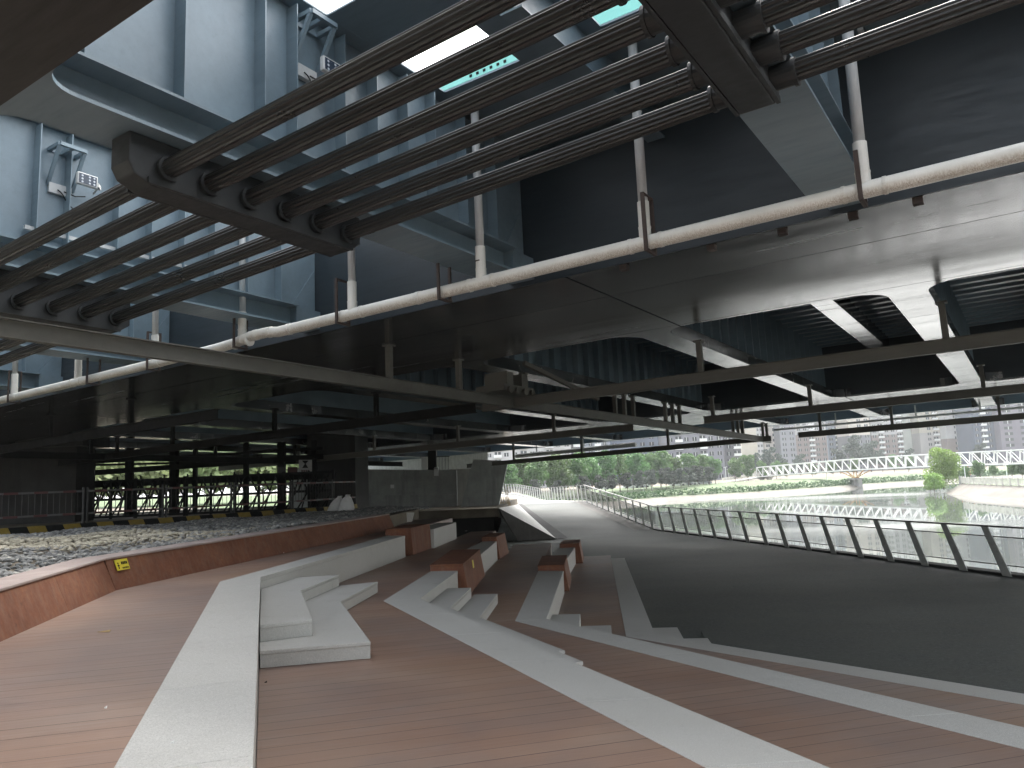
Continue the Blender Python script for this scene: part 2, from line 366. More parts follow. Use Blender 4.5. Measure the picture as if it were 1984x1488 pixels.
def band(label, outer, inner, ob, ib, zt, zb, ge=.055):
    t = thing('granite_bench', label, 'stone seat', (*outer[1], zb), 'granite seat walls between the decks')
    ring = [tuple(ob), *map(tuple, outer)] , [tuple(ib), *map(tuple, inner)]
    poly = ring[0] + ring[1][::-1]
    def inset(pl_, d):                               # pull the riser back under the coping
        out = []
        for k, p in enumerate(pl_):
            a = np.array(pl_[max(k - 1, 0)]); b = np.array(pl_[min(k + 1, len(pl_) - 1)]); v = _n(b - a); out.append(tuple(np.array(p) + d * np.array([-v[1], v[0]])))
        return out
    mb = MB()
    for a, b, c_, d_ in ((ob, outer[1], ib, inner[1]), (outer[1], outer[-1], inner[1], inner[-1])):
        a, b, c_, d_ = (np.array(q) for q in (a, b, c_, d_)); n_ = max(1, round(np.linalg.norm(b - a) / 1.5)); gp_ = .0025 / (np.linalg.norm(b - a) / n_)
        for k in range(n_):
            s0, s1 = (k + gp_) / n_, (k + 1 - gp_) / n_; P = [a + (b - a) * s0, a + (b - a) * s1, c_ + (d_ - c_) * s1, c_ + (d_ - c_) * s0]; mb.prism([tuple(p) for p in P], zt - ge, zt)
    c = mb.build('coping', 'granite', t)
    # slab joints: thin dark grooves standing 2 mm proud would show, so the joints are cut as narrow gaps in the riser course
    r = ring[0] + inset(ring[1], .006)[::-1]
    MB().prism(r, zb, zt - ge - .004).build('riser', 'granite', t)
    bevel(c, .003, 2)
    return t
band('long pale granite seat wall nearest the camera, with chevron steps at its bend', o1, i1, o1b, i1b, Z1, -1.45)
band('second granite seat wall, flush with the brown deck and ending at the middle rust block', o2, i2, o2b, i2b, Z2, -1.46)
band('third granite seat wall, ending at the rust block nearest the asphalt', o3, i3, o3b, i3b, Z3, -1.47)
band('lowest granite seat wall running along the edge of the dark asphalt', o4, i4, o4b, i4b, Z4, -1.48)
# short granite lengths beyond the rust blocks
def stub(label, pts, zt, zb):
    bevel(tag(MB().prism(pts, zb, zt).build('granite_bench', 'granite'), label, 'stone seat', 'granite seat walls between the decks'), .008)
def along(a, b, y): return ext(a, b, y)
w1 = .62
pA, pB = along(i1[1], i1[2], 20.3), along(i1[1], i1[2], 23.3)
stub('short granite seat length behind the farthest left rust block', [tuple(pA + (0.16, 0)), tuple(pB + (.12, 0)), (pB[0] - .45, pB[1]), (pA[0] - .45, pA[1])], Z1 + .0, Z2 - .1)
stub('short granite seat length between the two middle rust blocks', [(-1.05 + .18, 17.95), (-.62 + .02, 21.75), (-1.02, 21.75), (-1.5, 17.95)], Z2, Z3 - .1)
stub('dim granite seat length behind the rust block nearest the asphalt', [(1.22, 20.6), (1.72, 24.2), (1.2, 24.2), (.66, 20.6)], Z3, Z4 - .1)

# chevron step blocks in the bends
def steps(label, poly, zt, zb):
    t = thing('granite_step', label, 'step', (*poly[0], zb), 'granite steps in the bends of the seat walls')
    c = MB().prism(poly, zt - .035, zt).build('tread', 'granite', t); bevel(c, .005)
    cx_ = np.mean([p[0] for p in poly]); cy_ = np.mean([p[1] for p in poly])
    MB().prism([(p[0] + (cx_ - p[0]) * .008, p[1] + (cy_ - p[1]) * .008) for p in poly], zb, zt - .038).build('riser', 'granite', t)
ia, ib_ = i1[1], i1[0]
def on1(y): return ext(i1[1], i1[0], y)
def onf1(y): return ext(i1[1], i1[2], y)
e = .004
q = [xy(605, 1200, .32), xy(583, 1144, .32), xy(657, 1114, .32), xy(580, 1117, .32)]
steps('upper granite step in the bend of the nearest seat wall', [tuple(on1(q[0][1] - .22) + (e, 0)), tuple(q[0]), tuple(q[1]), tuple(q[2]), tuple(onf1(q[2][1] - .05) + (e, 0)), tuple(i1[1] + (e, 0))], .32, 0)
q2 = [xy(718, 1243, .16), xy(660, 1165, .16), xy(732, 1127, .16)]
e2 = .004
inner1 = [tuple(q[0] + (0, 0)), tuple(q[1]), tuple(q[2])]
def outw(p, d=.004): return (p[0] + d, p[1])
steps('lower wide granite step in the bend of the nearest seat wall', [tuple(on1(q2[0][1] - .22) + (e, 0)), tuple(q2[0]), tuple(q2[1]), tuple(q2[2]), outw(inner1[2]), outw(inner1[1]), outw(inner1[0]), (on1(q[0][1] - .22)[0] + e + .0, q[0][1] - .226)], .16, 0)

def chevron(labels, ibend, inear, ifar, zt, d1, d2, ln, lf):
    "two L-shaped steps hugging the right side of a bend"
    c0 = np.array(ibend); dn = _n(np.array(inear) - c0); df = _n(np.array(ifar) - c0)
    nn = np.array([-dn[1], dn[0]]);  nn = nn if nn @ df > -9 and nn[0] > 0 else -nn
    nf = np.array([df[1], -df[0]]); nf = nf if nf[0] > 0 else -nf
    def bend(d):                                     # intersection of the two offset lines
        A_ = np.array([dn, -df]).T; s_ = np.linalg.solve(A_, (c0 + nf * d) - (c0 + nn * d)); return c0 + nn * d + dn * s_[0]
    prev = 0.
    for k, d in enumerate((d1, d2)):
        z = zt - .16 * (k + 1); g = .004
        poly = [c0 + nn * (prev + g) + dn * ln[k], c0 + nn * d + dn * ln[k], bend(d), c0 + nf * d + df * lf[k], c0 + nf * (prev + g) + df * lf[k], bend(prev + g)]
        steps(labels[k], [tuple(p) for p in poly], z, zt - .48)
        prev = d
chevron(('upper granite step in the bend of the second seat wall', 'lower granite step in the bend of the second seat wall'), i2[1], i2[0], i2[2], Z2, .42, .84, (4.1, 2.9), (2.2, 2.5))
chevron(('upper granite step in the bend of the third seat wall', 'lower granite step in the bend of the third seat wall'), i3[1], i3[0], i3[2], Z3, .48, .98, (2.2, 2.2), (1.3, 1.1))
chevron(('upper granite step leading down to the asphalt', 'lower granite step leading down to the asphalt'), i4[1], i4[0], i4[2], Z4, .5, 1.0, (1.6, 1.6), (1.4, 1.2))
structure(MB().prism([tuple(xy(1359, 1225, Z5)), tuple(xy(1393, 1225, Z5)), tuple(xy(1411, 1253, Z5)), tuple(xy(1372, 1253, Z5))], Z5, Z5 + .02), 'path_plate', 'asphalt')

# rust-coloured blocks
def block(label, top, bot, zt, zb, panel=True):
    t = thing('weathered_steel_block', label, 'steel block', (*bot[0], zb), 'weathered steel blocks across the seat walls')
    b = MB().hexa([(p[0], p[1], zb) for p in bot], [(p[0], p[1], zt - .03) for p in top]).build('body', 'corten', t); bevel(b, .012)
    g = .012; cx_, cy_ = np.mean([p[0] for p in top]), np.mean([p[1] for p in top])
    l = MB().prism([(p[0] + (p[0] - cx_) * .02, p[1] + (p[1] - cy_) * .02) for p in top], zt - .03, zt).build('lid', 'corten', t); bevel(l, .006)
    return t
block('rust block across the far end of the nearest seat wall', [(-3.16, 18.7), (-2.56, 18.7), (-2.28, 20.3), (-2.95, 20.35)], [(-3.2, 18.62), (-2.5, 18.66), (-2.24, 20.4), (-3., 20.42)], .62, -.02)
k2 = block('largest rust block, across the second seat wall, with a small yellow label', [(-1.70, 15.0), (-1.07, 14.96), (-.89, 17.95), (-1.55, 18.1)], [(-1.74, 14.92), (-.98, 15.0), (-.80, 18.1), (-1.6, 18.2)], .12, -.5)
block('small rust block at the far end of the second seat wall', [(-1.02, 21.8), (-.61, 21.64), (-.40, 23.2), (-.85, 23.3)], [(-1.05, 21.72), (-.53, 21.7), (-.3, 23.3), (-.88, 23.4)], .12, -.5)
block('rust block across the third seat wall, nearest the asphalt', [(.42, 18.5), (1.04, 18.5), (1.24, 20.7), (.60, 20.75)], [(.38, 18.42), (1.13, 18.44), (1.34, 20.8), (.56, 20.85)], -.36, -.98)
block('farthest rust block, beside the foot of the asphalt ramp', [(1.25, 24.2), (1.85, 24.2), (2.0, 25.6), (1.45, 25.6)], [(1.2, 24.1), (1.93, 24.15), (2.1, 25.7), (1.4, 25.7)], -.36, -.98)
# small yellow label on the middle rust block (its own flat plate)
p0 = np.array([-.945, 15.75, -.06]); dd = _n(np.array([.18, 3.05, 0]))
lab = MB().hexa([p0 + (.012, 0, 0), p0 + (.020, 0, 0), p0 + (.020, 0, 0) + dd * .16, p0 + (.012, 0, 0) + dd * .16], [p0 + (-.006, 0, .15), p0 + (.004, 0, .15), p0 + (.004, 0, .15) + dd * .16, p0 + (-.006, 0, .15) + dd * .16]).build('warning_label', 'yellow_sign')
tag(lab, 'small yellow label stuck on the side of the largest rust block', 'label')
# granite stub at the end of the rust planter wall
tt = xy(772, 1012, Z1)
gs = thing('granite_block', 'small two-faced granite block at the far end of the rust planter wall', 'stone block', (tt[0], tt[1], Z1))
MB().hexa([(tt[0], tt[1], Z1), (tt[0] + .25, tt[1] - .15, Z1), (tt[0] + .42, tt[1] + .1, Z1), (tt[0] + .1, tt[1] + .4, Z1)], [(tt[0] - .05, tt[1], Z1 + .26), (tt[0] + .25, tt[1] - .22, Z1 + .3), (tt[0] + .5, tt[1] + .1, Z1 + .28), (tt[0] + .1, tt[1] + .45, Z1 + .28)]).build('body', 'granite', gs)

# rust planter wall with coping, gravel behind it
ZC = .885
pw = thing('planter_wall', 'long bent rust-coloured planter wall holding back the gravel bed', 'planter wall', (*cor[2], Z1))
def off_left(pl_, d):
    out = []
    for k, p in enumerate(pl_):
        a, b = pl_[max(k - 1, 0)], pl_[min(k + 1, len(pl_) - 1)]; v = _n(b - a); out.append(p + d * np.array([-v[1], v[0]]))
    return out
# joints between the steel sheets of the planter face
face_o = off_left(cor, .10)
m = MB()
for a, b, c_, d_ in zip(cor, cor[1:], face_o, face_o[1:]):
    n_ = max(1, int(np.linalg.norm(b - a) / 1.25))
    for k in range(n_):
        s0, s1 = (k + .0012) / n_, (k + 1 - .0012) / n_
        P = [a + (b - a) * s0, a + (b - a) * s1, c_ + (d_ - c_) * s1, c_ + (d_ - c_) * s0]
        Q = [p_ + (c_ - a) * 1.6 for p_ in P]
        m.hexa([(*p, Z1 - .02) for p in P], [(*p, ZC - .03) for p in Q])
m.build('face_panel', 'corten', pw)
cop_o = off_left(cor, .58); cop_i = off_left(cor, .145)
m = MB(); m.prism([tuple(p) for p in cop_i] + [tuple(p) for p in cop_o[::-1]], ZC - .028, ZC); x = m.build('coping', 'granite_dark', pw); bevel(x, .006)
simple('coping_pink', (.33, .27, .25), .75, var=.15, scale=2, bump=.2); x.data.materials[0] = MATS['coping_pink']
m = MB()
hd = off_left(cor, .033); he = off_left(cor, .028)
# warning plate on the planter face
a, b = cor[2], cor[3]; v = _n(b - a)
c0 = cor[2] + v * .12; nrm = np.array([v[1], -v[0]])
ys = thing('warning_sign', 'yellow warning sign fixed to the rust planter wall', 'sign', (*c0, Z1 + .2))
def onface(s_, z, g): return (*(c0 + v * s_ + nrm * (g - (z - Z1) / (ZC - Z1) * .16)), z)
def plate(mb, s0, s1, z0, z1, g): return mb.hexa([onface(s0, z0, g), onface(s1, z0, g), onface(s1, z0, g - .006), onface(s0, z0, g - .006)], [onface(s0, z1, g), onface(s1, z1, g), onface(s1, z1, g - .006), onface(s0, z1, g - .006)])
plate(MB(), 0, .25, Z1 + .225, Z1 + .36, .012).build('plate', 'yellow_sign', ys)
m = MB(); plate(m, .04, .055, Z1 + .245, Z1 + .30, .015); plate(m, .03, .068, Z1 + .28, Z1 + .29, .0156); plate(m, .04, .058, Z1 + .305, Z1 + .325, .015)
m.build('pictogram', 'black_metal', ys)
for k in range(4): plate(MB(), .11 + .031 * k, .133 + .031 * k, Z1 + .295, Z1 + .33, .015).build('character', 'black_metal', ys)
for k in range(9): plate(MB(), .11 + .014 * k, .116 + .014 * k, Z1 + .24, Z1 + .262, .015).build('character', 'black_metal', ys)

# gravel bed: base sheet + loose pebbles
structure(MB().prism([tuple(p) for p in off_left(cor, .27)] + [(-3.4, 27), (-30, 60), (-60, 60), (-60, -8), (-3.3, -8)], -1.4, .80), 'ground', 'earth')
verts, faces = [], []
ph = (1 + 5 ** .5) / 2
ico = [_n(p) for p in ((-1, ph, 0), (1, ph, 0), (-1, -ph, 0), (1, -ph, 0), (0, -1, ph), (0, 1, ph), (0, -1, -ph), (0, 1, -ph), (ph, 0, -1), (ph, 0, 1), (-ph, 0, -1), (-ph, 0, 1))]
icf = [(0, 11, 5), (0, 5, 1), (0, 1, 7), (0, 7, 10), (0, 10, 11), (1, 5, 9), (5, 11, 4), (11, 10, 2), (10, 7, 6), (7, 1, 8), (3, 9, 4), (3, 4, 2), (3, 2, 6), (3, 6, 8), (3, 8, 9), (4, 9, 5), (2, 4, 11), (6, 2, 10), (8, 6, 7), (9, 8, 1)]
rg = random.Random(3); npeb = 0
while npeb < 23000:
    yv = 5 + 22 * rg.random() ** 1.2; u_ = rg.random()
    if yv < 10.05: xr = -4.42 - (yv - 6.74) * .2145
    elif yv < 15.77: xr = -5.13 + (yv - 10.05) * .1643
    else: xr = -4.19 + (yv - 15.77) * .16
    xr -= .58; xl = min(-6.2 - (26.5 - yv) * .86, xr - .4)
    px_ = xr + (xl - xr) * u_
    if yv < 10 and px_ < xr - 6: continue
    s_ = rg.uniform(.022, .052) * (1.2 if yv > 15 else 1); rot = Matrix.Rotation(rg.random() * 6.28, 3, 'Z') @ Matrix.Rotation(rg.uniform(-.5, .5), 3, 'X')
    sc_ = (s_ * rg.uniform(.9, 1.6), s_ * rg.uniform(.7, 1.1), s_ * rg.uniform(.45, .8)); i0 = len(verts)
    zc = .80 + s_ * .35 + .05 * math.sin(px_ * 1.7) * math.cos(yv * 1.3) + .05
    for p in ico: q_ = rot @ Vector((p[0] * sc_[0], p[1] * sc_[1], p[2] * sc_[2])); verts.append((px_ + q_.x, yv + q_.y, zc + q_.z))
    faces += [(a_ + i0, b_ + i0, c_ + i0) for a_, b_, c_ in icf]; npeb += 1
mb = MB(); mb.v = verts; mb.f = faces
tag(mb.build('gravel', 'pebble', fix=False), 'loose grey pebbles, one patch painted sunlit cream, filling the bed behind the rust wall', 'gravel', kind='stuff')

# plaza, ramp, promenade, slab
RB = [np.array(p) for p in ((17.3, 2.), (13.02, 20.75), (7.58, 43.5))]        # railing foot line on the plaza
crL, crR = pd(1000, 977, 60), pd(1132, 971.5, 60)
pro = [pd(1045, 969, 82), pd(1000, 957, 99), pd(955, 955, 112)]               # foot of the railing along the promenade
foot = np.array([1.97, 40.2])
structure(MB().prism([(4.5, -8), (19.5, -8), (17.7, 2.), (13.4, 20.8), (7.95, 43.5), (2.2, 41.0), tuple(foot), (-8, 40.2), (-8, 25.9), (-2, 25.9), (.9, 20), (1.3, 13), (4.6, 5)], -2.2, Z5), 'plaza', 'asphalt')
m = MB()
m.face([(*foot, Z5 + .002), (2.2, 41.0, Z5 + .002), (7.6, 43.3, Z5 + .002), tuple(crR), tuple(crL)])
structure(m, 'ramp', 'asphalt')
# pale margin along the river side of the ramp
m = MB(); d_ = .012
m.face([(6.5, 43.1, Z5 + .014), (7.75, 43.7, Z5 + .014), (crR[0] + .05, crR[1], crR[2] + .012), (crR[0] - .8, crR[1], crR[2] + .012)])
structure(m, 'kerb_strip', 'concrete_mid')
m = MB(); m.face([tuple(foot + (-.05, 0)) + (Z5 + .03,), tuple(foot + (.55, .25)) + (Z5 + .03,), (crL[0] + .45, crL[1], crL[2] + .03), (crL[0], crL[1], crL[2] + .03)])
structure(m, 'drain_channel', 'concrete_dark')
m = MB(); m.face([tuple(crL), tuple(crR), tuple(pro[0] + (.3, 0, 0)), tuple(pro[1] + (0, 1, 0)), tuple(pro[2] + (0, 2, 0)), (-40, 112, .1), (-40, 70, .26), (-5, 60, .2)])
structure(m, 'promenade', 'path_concrete')
# ground skirt under ramp and promenade down to the river
m = MB(); edge = [(19.5, -8, Z5 - .02), (17.75, 2., Z5 - .02), (13.45, 20.8, Z5 - .02), (7.98, 43.5, Z5 - .02), tuple(crR + (.1, 0, -.02)), tuple(pro[0] + (.4, .2, -.02)), tuple(pro[1] + (0, 1.2, -.02)), tuple(pro[2] + (0, 2.2, -.02)), (-60, 122, 0), (-60, 300, 0)]
outx = [(1.6, 0), (1.6, 0), (1.6, .3), (1.8, .4), (2.5, 1), (3, 3), (1, 4), (0, 5), (0, 6), (30, 6)]
for (a, b, oa, ob) in zip(edge, edge[1:], outx, outx[1:]): m.face([a, b, (b[0] + ob[0], b[1] + ob[1], -5.2), (a[0] + oa[0], a[1] + oa[1], -5.2)])
structure(m, 'river_bank', 'concrete')
# raised slab by the pier, with the folded granite cheek of the ramp
A_, B_, C_ = pd(966, 984, 40.), pd(1004, 977.5, 58), np.array([*foot, Z5 + .03]) + (-.06, -.05, 0)
D_ = pd(1003, 1048, 39.6)
structure(MB().prism([(-14, 39.9), (A_[0], A_[1] - .02), (B_[0] - .02, B_[1]), (-2, 75), (-14, 75)], A_[2] - .45, A_[2] - .004), 'terrace', 'earth')
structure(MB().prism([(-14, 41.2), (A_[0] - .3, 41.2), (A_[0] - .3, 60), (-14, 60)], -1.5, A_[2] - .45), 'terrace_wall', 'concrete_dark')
ck = thing('ramp_cheek', 'folded pale granite cheek beside the foot of the asphalt ramp', 'ramp wall', C_)
G_ = A_ + np.array([-.5, 1.6, -.3])
MB().hexa([A_, C_, B_], [A_ + (-.25, .5, -.4), C_ + (-.05, .3, -.03), B_ + (-.3, .1, -.3)]).build('sloping_face', 'granite', ck)
MB().hexa([A_ + (.0, -.012, -.01), C_ + (-.01, -.012, -.0), D_], [A_ + (-.1, .5, -.1), C_ + (-.1, .4, 0), D_ + (0, .4, 0)]).build('underside', 'concrete_mid', ck)
# low walls and the leaning pier on the terrace
zt = A_[2]
cw = thing('concrete_wall', 'stained concrete wall under the bridge with two small white plates', 'wall', (-7.5, 46, zt))
P = lambda px, py, D: pd(px, py, D)
def slab(mb, pts, D, th): return mb.hexa([tuple(P(px, py, D)) for px, py in pts], [tuple(P(px, py, D) + np.array([0, th, 0])) for px, py in pts])
slab(MB(), [(560, 994), (886, 983), (884, 911), (560, 908)], 46, .6).build('wall_face', 'concrete', cw)
slab(MB(), [(560, 996), (884, 985), (884, 958), (560, 962)], 45.8, .16).build('plinth', 'concrete', cw)
for k, px in enumerate((697, 760)): slab(MB(), [(px - 3.5, 946), (px + 3.5, 946), (px + 3.5, 939), (px - 3.5, 939)], 45.95, .03).build('plate', 'white_metal', cw)
pr = thing('bridge_pier', 'leaning stained concrete pier at the edge of the river path', 'pier', P(930, 980, 44))
slab(MB(), [(893, 982), (966, 979), (984, 893), (917, 890)], 44, 2.6).build('shaft', 'concrete', pr)
wl = thing('wing_wall', 'short light concrete wall between the pier and the long wall', 'wall', P(885, 985, 47.2))
slab(MB(), [(872, 983), (912, 982), (912, 908), (872, 909)], 47.2, .5).build('wall_face', 'concrete_light', wl)
bw = thing('site_wall', 'pale rendered wall standing behind the pier', 'wall', P(920, 985, 58))
slab(MB(), [(700, 985), (945, 980), (945, 800), (700, 800)], 58, .4).build('wall_face', 'pvc_old', bw)
rl = thing('wall_guardrail', 'small barred guardrail on top of the concrete wall', 'guardrail', P(855, 910, 46.2))
for k in range(9): m = MB(); m.tube([P(846 + 2.9 * k, 910, 46.2), P(846 + 2.9 * k, 885, 46.2)], .014, 5); m.build('bar', 'black_metal', rl)
MB().tube([P(844, 885, 46.2), P(871, 884, 46.2)], .03, 6).build('top_rail', 'black_metal', rl)
tag(slab(MB(), [(817, 909), (828, 909), (828, 885), (817, 885)], 46.1, .2).build('white_cabinet', 'white_metal'), 'narrow white cabinet on top of the concrete wall', 'cabinet')
dp = thing('dark_column', 'dark square column beside the narrow white cabinet', 'column', P(836, 910, 46.4)); slab(MB(), [(829, 912), (845, 911), (845, 850), (829, 850)], 46.4, .5).build('shaft', 'concrete_dark', dp)
lp = thing('wall_lamp', 'small white lamp box hanging on the concrete wall below the guardrail', 'lamp', P(846, 915, 45.9))
slab(MB(), [(841, 922), (849, 922), (849, 908), (841, 909)], 45.8, .18).build('housing', 'white_metal', lp); slab(MB(), [(840, 909), (850, 908), (848, 905), (842, 905)], 45.76, .26).build('hood', 'lamp_grey', lp)
# dark columns of the left side
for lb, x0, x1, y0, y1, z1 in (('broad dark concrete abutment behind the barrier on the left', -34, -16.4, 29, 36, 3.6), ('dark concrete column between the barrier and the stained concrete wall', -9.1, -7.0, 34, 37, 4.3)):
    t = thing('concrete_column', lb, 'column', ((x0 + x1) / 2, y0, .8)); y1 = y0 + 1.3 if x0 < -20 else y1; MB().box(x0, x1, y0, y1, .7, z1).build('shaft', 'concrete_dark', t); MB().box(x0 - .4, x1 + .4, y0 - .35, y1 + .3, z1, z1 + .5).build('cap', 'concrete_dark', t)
# ================================================================== THE BRIDGE OVERHEAD
UB, UC, US = 3.03, 3.40, 5.05          # underside, top of bottom chord, deck plate
G1a, G1b, G2a, G2b, G3a, G3b, FA = -1.0, 2.34, 8.95, 13.05, 27.6, 32.1, 37.6
LN, LF = -10.5, 40.
SP = 4.31; CG = [1.37 + SP * k for k in range(-2, 9)]
br = thing('road_bridge', 'broad blue grey steel road bridge spanning overhead above the decks and the river', 'bridge', B(5, 5, UB))
bm = lambda: MB(B)
def boxB(t0, t1, l0, l1, u0, u1): return bm().box(t0, t1, l0, l1, u0, u1)
def lip(t, side):                       # narrow edge strip below the girder edge
    return boxB(t - .02, t, LN, LF, UB - .0, UB + .16)
x = boxB(G1a, G1b, LN, LF, UB, US - .1).build('box_girder', 'girder_brown', br)
x = boxB(G2a, G2b, LN, LF, UB + .06, US - .1).build('box_girder', 'bridge_paint_shaded', br); boxB(G2a - .02, G2b + .02, LN, LF, UB, UB + .058).build('bottom_flange', 'soffit_paint', x)
x = boxB(G3a, G3b, LN, LF, UB + .06, US - .1).build('box_girder', 'bridge_paint_shaded', br); boxB(G3a - .02, G3b + .02, LN, LF, UB, UB + .058).build('bottom_flange', 'soffit_paint', x)
boxB(FA, FA + .25, LN, LF, UB + .15, US + .2).build('edge_girder', 'bridge_paint', br)
boxB(FA - .25, FA + .02, LN, LF, UB + .08, UB + .14).build('edge_flange', 'bridge_paint', br)
boxB(G2a - .05, G2a - .022, LN, LF, UB - .012, UB + .13).build('edge_strip', 'bridge_paint_shaded', br)
# clips under the edge strip of the middle girder
for px in (1382, 1519, 1780, 1213, 1655):
    t_, l_, u_ = pt(px, 518 - (px - 1200) * .2217 + 6, G2a + .12); o = bm(); o.box(G2a + .02, G2a + .12, l_ - .05, l_ + .05, UB - .07, UB - .002); o.build('clip', 'rusty_bar', br)

def fillet_poly(t0, t1, l0, l1, r0, r1):
    "plan of a cross girder chord flaring into the girders with round corners"
    n = 7; pts = []
    a = [(-math.sin(k / n * math.pi / 2), 1 - math.cos(k / n * math.pi / 2)) for k in range(n + 1)]
    if r1: pts += [(t1 - r1 + r1 * math.sin(k / n * 1.5708), l0 - r1 * (1 - math.cos(k / n * 1.5708))) for k in range(n + 1)] + [(t1 - r1 + r1 * math.sin(k / n * 1.5708), l1 + r1 * (1 - math.cos(k / n * 1.5708))) for k in range(n, -1, -1)]
    else: pts += [(t1, l0), (t1, l1)]
    if r0: pts += [(t0 + r0 - r0 * math.sin(k / n * 1.5708), l1 + r0 * (1 - math.cos(k / n * 1.5708))) for k in range(n + 1)] + [(t0 + r0 - r0 * math.sin(k / n * 1.5708), l0 - r0 * (1 - math.cos(k / n * 1.5708))) for k in range(n, -1, -1)]
    else: pts += [(t0, l1), (t0, l0)]
    return pts
STN = [2.72, 3.54, 4.36, 4.74, 5.38, 5.86, 6.36, 6.86, 7.46, 8.1]
def holed_web(): pass
for ci, lc in enumerate(CG):
    l0, l1 = lc - .285, lc + .285
    near = -4 < lc < 24; E_ = .2
    # bay between the brown girder and the middle girder
    c = bm(); c.prism(fillet_poly(G1b + .003, 8.38, l0, l1, .28, 0), UB + .004, UB + .034); c.prism(fillet_poly(G1b + .003, 8.38, l0, l1, .28, 0), UC - .025, UC); c.box(G1b + .01, 8.38, lc - .05, lc - .02, UB + .036, UC - .027); c.box(8.384, G2a - .054, lc - .2, lc + .2, UB + .05, UC - .02)
    c = c.build('cross_girder', 'bridge_paint', br)
    boxB(G1b + .004, G2a - .004, lc - .012, lc + .012, UC + .002, US - .004).build('web', 'bridge_paint', c)
    if near:
        for t_ in STN: boxB(t_ - .006, t_ + .006, lc - .17, lc - .013, UC + .004, US - .05).build('stiffener', 'bridge_paint', c)
        bm().hexa([(8.4, lc - .03, UC + .002), (8.92, lc - .03, UC + .002), (8.92, lc - .03, UC + .75)], [(8.4, lc - .014, UC + .002), (8.92, lc - .014, UC + .002), (8.92, lc - .014, UC + .75)]).build('gusset', 'bridge_paint', c)
    # bay between the two wide girders, and the cantilever beyond
    c = bm(); c.prism(fillet_poly(G2b + .023, G3a - .023, l0, l1, .55, .55), UB + .004, UC - .1); c = c.build('cross_girder', 'soffit_paint', br)
    boxB(G2b + .004, G3a - .004, lc - .012, lc + .012, UC - .098, US - .004).build('web', 'bridge_paint', c)
    if -4 < lc < 17:
        for k in range(23): t_ = G2b + .62 + k * .61; boxB(t_ - .007, t_ + .007, lc - .17, lc - .013, UC - .09, US - .05).build('stiffener', 'bridge_paint', c)
    c = bm(); c.prism(fillet_poly(G3b + .023, FA - .26, l0, l1, .5, .3), UB + .09, UC); c = c.build('cross_girder', 'soffit_paint', br)
    boxB(G3b + .004, FA - .004, lc - .012, lc + .012, UC + .002, US - .004).build('web', 'bridge_paint', c)
    # shallow floor beams half way
    lm = lc + SP / 2
    if lm < 40:
        b_ = bm(); b_.box(5.6, G2a - .004, lm - .09, lm + .15, 4.56, 4.58); b_.box(5.6, G2a - .004, lm - .01, lm + .01, 4.582, US - .004); b_.build('floor_beam', 'bridge_paint', br)
        b_ = bm(); b_.box(G2b + .004, G3a - .004, lm - .235, lm + .235, 4.13, 4.15); b_.box(G2b + .004, G3a - .004, lm - .01, lm + .01, 4.152, US - .004); b_.build('floor_beam', 'soffit_paint', br)
# deck plates: the near bay has a long slot open to the sky and small openings beside it
m = bm()
for lc in CG:
    main = abs(lc - 1.37) < .1
    m.box(G1b - .5, 8.2 if not main else 2.62, lc - .2, lc + .36, US, US + .02)
    if not main: continue
    m.box(2.621, 7.019, lc - .2, lc + .36, US, US + .02); m.box(7.02, G2a + .3, lc - 2.2, lc + SP + 2.6, US, US + .022)
    m.box(5.1, 7.019, lc + 1.95, lc + SP - 1.31, US, US + .02)
    m.box(5.1, 6.08, lc + .361, lc + 1.949, US, US + .02); m.box(5.1, 6.08, lc + SP - 1.309, lc + SP - .201, US, US + .02)
m.build('deck_plate', 'bridge_paint', br)
def ribs(t0, t1, name):
    prof = []; t_ = t0
    while t_ < t1: prof += [(t_, US), (t_ + .18, US), (t_ + .24, US - .24), (t_ + .44, US - .24), (t_ + .5, US)]; t_ += .62
    prof.append((t1, US)); m_ = bm()
    i0 = m_.pts([(p[0], LN, p[1]) for p in prof]); j0 = m_.pts([(p[0], LF, p[1]) for p in prof])
    for k in range(len(prof) - 1): m_.f.append((i0 + k, i0 + k + 1, j0 + k + 1, j0 + k))
    m_.box(t0, t1, LN, LF, US + .01, US + .03); return m_.build(name, 'bridge_paint', br, fix=False)
ribs(G2b, G3a, 'ribbed_deck')
boxB(G1a, G1b - .6, LN, LF, US, US + .25).build('deck_or_shade_slab', 'concrete', br); boxB(G2a + .4, 37.0, LN, LF, US + .1, US + .35).build('deck_or_shade_slab', 'concrete', br); boxB(FA + .05, 50., LN, LF, US + .21, US + .45).build('deck_or_shade_slab', 'concrete', br)  # outermost slab is added out of sight, to shade the ramp
# turquoise steelwork standing above the openings
for k in range(-1, 4):
    lc = 1.37 + SP * k
    m = bm(); m.bar((8.5, lc - 1, 6.2), (8.5, lc + SP - 1, 6.2), .14, .2, tuple(U)); m.bar((9.3, lc - 1, 6.2), (9.3, lc + SP - 1, 6.2), .1, .1, tuple(U)); m.build('tie_beam', 'turquoise', br)
    m = bm(); m.bar((8.6, lc + 5.1, 6.2), (9.25, lc + 5.1, 6.2), .1, .1, tuple(U)); m.bar((8.5, lc + 5.1, 6.09), (8.5, lc + 5.1, US + .4), .13, .13, tuple(T)); y = m.build('tie_post', 'turquoise', br)
    m = bm()
    for q in range(6):
        for r_ in range(2): m.box(8.415, 8.428, lc + 4.1 + q * .12, lc + 4.14 + q * .12, 6.13 + r_ * .09, 6.165 + r_ * .09)
    m.build('bolt_row', 'black_metal', br)

